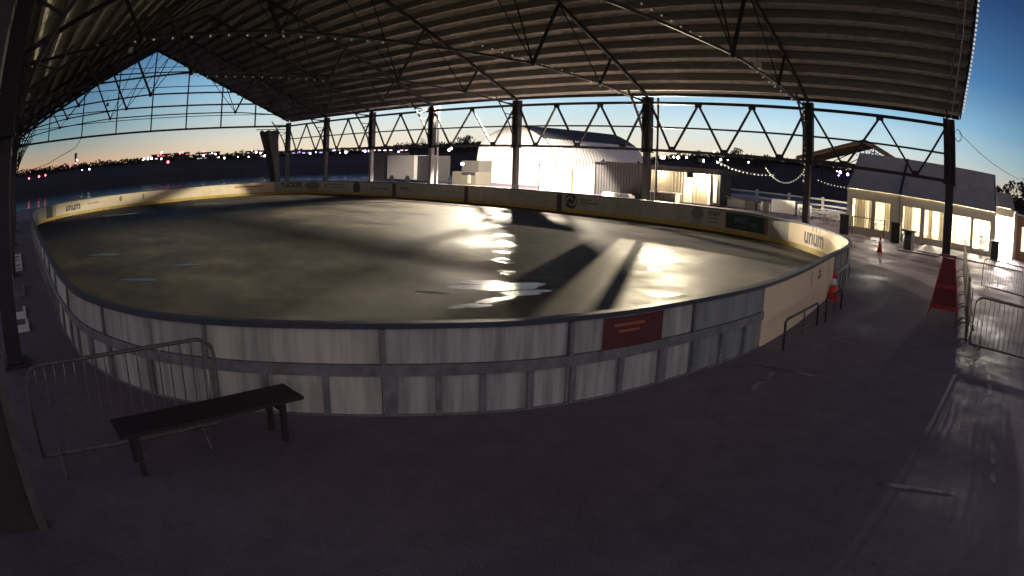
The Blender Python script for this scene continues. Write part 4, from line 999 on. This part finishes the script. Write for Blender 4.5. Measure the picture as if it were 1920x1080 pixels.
a0, a1, a2 = at_d(142, 277, 62), at_d(115, 292, 62), at_d(60, 318, 62)
b = MB(); b.tube([at_d(153, 258, 62), a0, a1, at_d(90, 307, 62), a2], .03, 5)
tag(b.build('gable_cable', WIRE), 'sagging dark cable slung below the far open gable', 'cable')

for px, py, dd, lb in ((245, 93, 33, 'small pale lamp box hung from the dark roof left of the gable peak'), (202, 196, 62, 'small pale lamp box hung in the open far gable'), (1420, 122, 29, 'small pale lamp box on the diagonal bulb string')):
    p = at_d(px, py, dd); t = thing('hanging_lamp_box', lb, 'lamp', tuple(p), 'unlit lamp boxes under the roof')
    MB().box(p.x-.16, p.x+.16, p.y-.13, p.y+.13, p.z-.18, p.z+.12).build('housing', WHITE2, t); MB().tube([(p.x, p.y, p.z+.121), (p.x, p.y, p.z+.8)], .02, 6).build('hanger', STEEL, t)
# ------------------------------------------------------------------ lamps
def lamp_obj(name, typ, loc, power, col, **k):
    l = bpy.data.lights.new(name, typ); l.energy = power; l.color = col
    for a, v in k.items(): setattr(l, a, v)
    o = bpy.data.objects.new(name, l); C.objects.link(o); o.location = loc; return o
LW = (1, .85, .64)
AX, AY, AZ_ = -35.6, 38.0, 7.9
t = thing('light_mast', 'slim mast with twin warm floodlights and an added fill head behind the eave column before the arched hut', 'lamp', (AX, AY, 0))
MB().tube([(AX, AY, 0), (AX, AY, AZ_+.22)], .07, 10, .05).build('mast', STEEL, t)
for sy, nm in ((-1, 'rink'), (1, 'hut')):
    h = MB().box(AX-.2, AX+.2, AY+sy*.08-(.26 if sy < 0 else 0), AY+sy*.08+(.26 if sy > 0 else 0), AZ_+.10, AZ_+.24).build('lamp_head', STEEL, t)
    MB().box(AX-.14, AX+.14, AY+sy*.21-.09, AY+sy*.21+.09, AZ_+.085, AZ_+.099).build('lens', glow('flood_lens', (1, .85, .6), 60), h)
o = lamp_obj('flood_light', 'SPOT', (AX, AY-.22, AZ_), 120000, LW, spot_size=R(96), spot_blend=.7, shadow_soft_size=.17); o.rotation_euler = (R(-57), 0, R(47))
o = lamp_obj('flood_light', 'SPOT', (AX, AY+.22, AZ_), 90000, (1, .89, .77), spot_size=R(108), spot_blend=.22, shadow_soft_size=.09); o.rotation_euler = (R(33), 0, R(48))
def aim(o, tgt): o.rotation_euler = (Vector(tgt)-o.location).to_track_quat('-Z', 'Y').to_euler()
h = MB().box(AX-.46, AX-.21, AY-.36, AY-.06, AZ_+.08, AZ_+.24).build('lamp_head', STEEL, t); MB().box(AX-.44, AX-.24, AY-.33, AY-.09, AZ_+.065, AZ_+.079).build('lens', glow('flood_lens', (1, .85, .6), 60), h)  # third head, added only to brighten the far end boards
o = lamp_obj('flood_light', 'SPOT', (AX-.34, AY-.22, AZ_), 60000, LW, spot_size=R(42), spot_blend=.7, shadow_soft_size=.12); aim(o, (-50.4, 12.5, 2.2))  # spot of the added third head, only to brighten the far end boards
t = thing('floodlight', 'bright floodlight at the right end of the bar awning above the doorway', 'lamp', (-23.2, 45.7, 2.93))
MB().tube([(-23.2, 45.85, 2.92), (-23.2, 45.85, 3.6)], .03, 8).build('mast', STEEL, t)
MB().box(-23.4, -23.0, 45.72, 45.84, 3.36, 3.64).build('housing', STEEL, t); MB().box(-22.998, -22.985, 45.74, 45.82, 3.4, 3.6).build('lens', glow('flood_lens_white', (1, .93, .86), 40), t)
o = lamp_obj('flood_light', 'SPOT', (-22.9, 45.78, 3.5), 15000, (1, .86, .62), spot_size=R(96), spot_blend=.5, shadow_soft_size=.08); aim(o, (-12, 44.5, .3))
t = thing('floodlight', 'white floodlight on a short mast above the left end of the bar awning', 'lamp', (-26.6, 45.6, 2.93))
MB().tube([(-26.6, 45.75, 2.92), (-26.6, 45.75, 3.62)], .03, 8).build('mast', STEEL, t)
MB().box(-26.85, -26.35, 45.55, 45.72, 3.42, 3.74).build('housing', STEEL, t); MB().box(-26.8, -26.4, 45.53, 45.549, 3.46, 3.70).build('lens', glow('flood_lens_white', (1, .93, .86), 40), t)
o = lamp_obj('flood_light', 'SPOT', (-26.6, 45.48, 3.56), 48000, (1, .83, .56), spot_size=R(82), spot_blend=.6, shadow_soft_size=.08); o.rotation_euler = (R(80), 0, R(202))
for k, (px, py, yy, pw, lb) in enumerate(((1234, 322, 45.75, 2000, 'bright wall lamp under the bar awning beside the doubled column'), (1320, 329, 46.05, 420, 'second wall lamp under the bar awning above the doorway'))):
    p = at_y(px, py, yy)
    t = thing('wall_lamp', lb, 'lamp', tuple(p), 'wall lamps on the bar container')
    MB().box(p.x-.16, p.x+.16, p.y-.05, p.y+.20, p.z+.09, p.z+.16).build('housing', STEEL, t)
    MB().box(p.x-.13, p.x+.13, p.y-.03, p.y+.15, p.z+.02, p.z+.088).build('lens', glow('bar_lens', (1, .9, .75), 60), t)
    lamp_obj('bar_light', 'POINT', (p.x, p.y-(.05 if k == 0 else .4), p.z-.06), pw*(.08 if k == 0 else 2.6), (1, .82, .55), shadow_soft_size=.08)
for k, (x, y, z, pw, col, lb) in enumerate(((-7.4, 41.2, 2.45, 1500, (1, .92, .76), 'hanging lamp in the left end of the tent'), (-3.6, 41.2, 2.45, 1500, (1, .92, .76), 'hanging lamp in the middle of the tent'), (.4, 43.4, 2.5, 3600, (1, .86, .70), 'strong hanging lamp at the right end of the tent'), (2.45, 43.6, 2.75, 4200, (1, .88, .78), 'strong lamp inside the entrance marquee'))):
    t = thing('hanging_lamp', lb, 'lamp', (x, y, z), 'lamps hanging in the tents')
    MB().lathe([(.05, .13), (.16, .02)], (x, y, z), 14).build('lamp_shade', STEEL2, t); MB().ball((x, y, z-.02), .06, 8, 5).build('bulb', glow('tent_bulb', (1, .88, .7), 40), t)
    MB().tube([(x, y, z+.13), (x, y, z+.6)], .01, 5).build('cord', WIRE, t)
    lamp_obj('tent_light', 'POINT', (x, y, z-.15), pw, col, shadow_soft_size=.08)

sc.view_settings.view_transform = 'Standard'; sc.view_settings.look = 'None'; sc.view_settings.exposure = 0; sc.view_settings.gamma = 1
sc.cycles.use_denoising = True; sc.cycles.max_bounces = 8; sc.cycles.diffuse_bounces = 4; sc.cycles.sample_clamp_indirect = 6
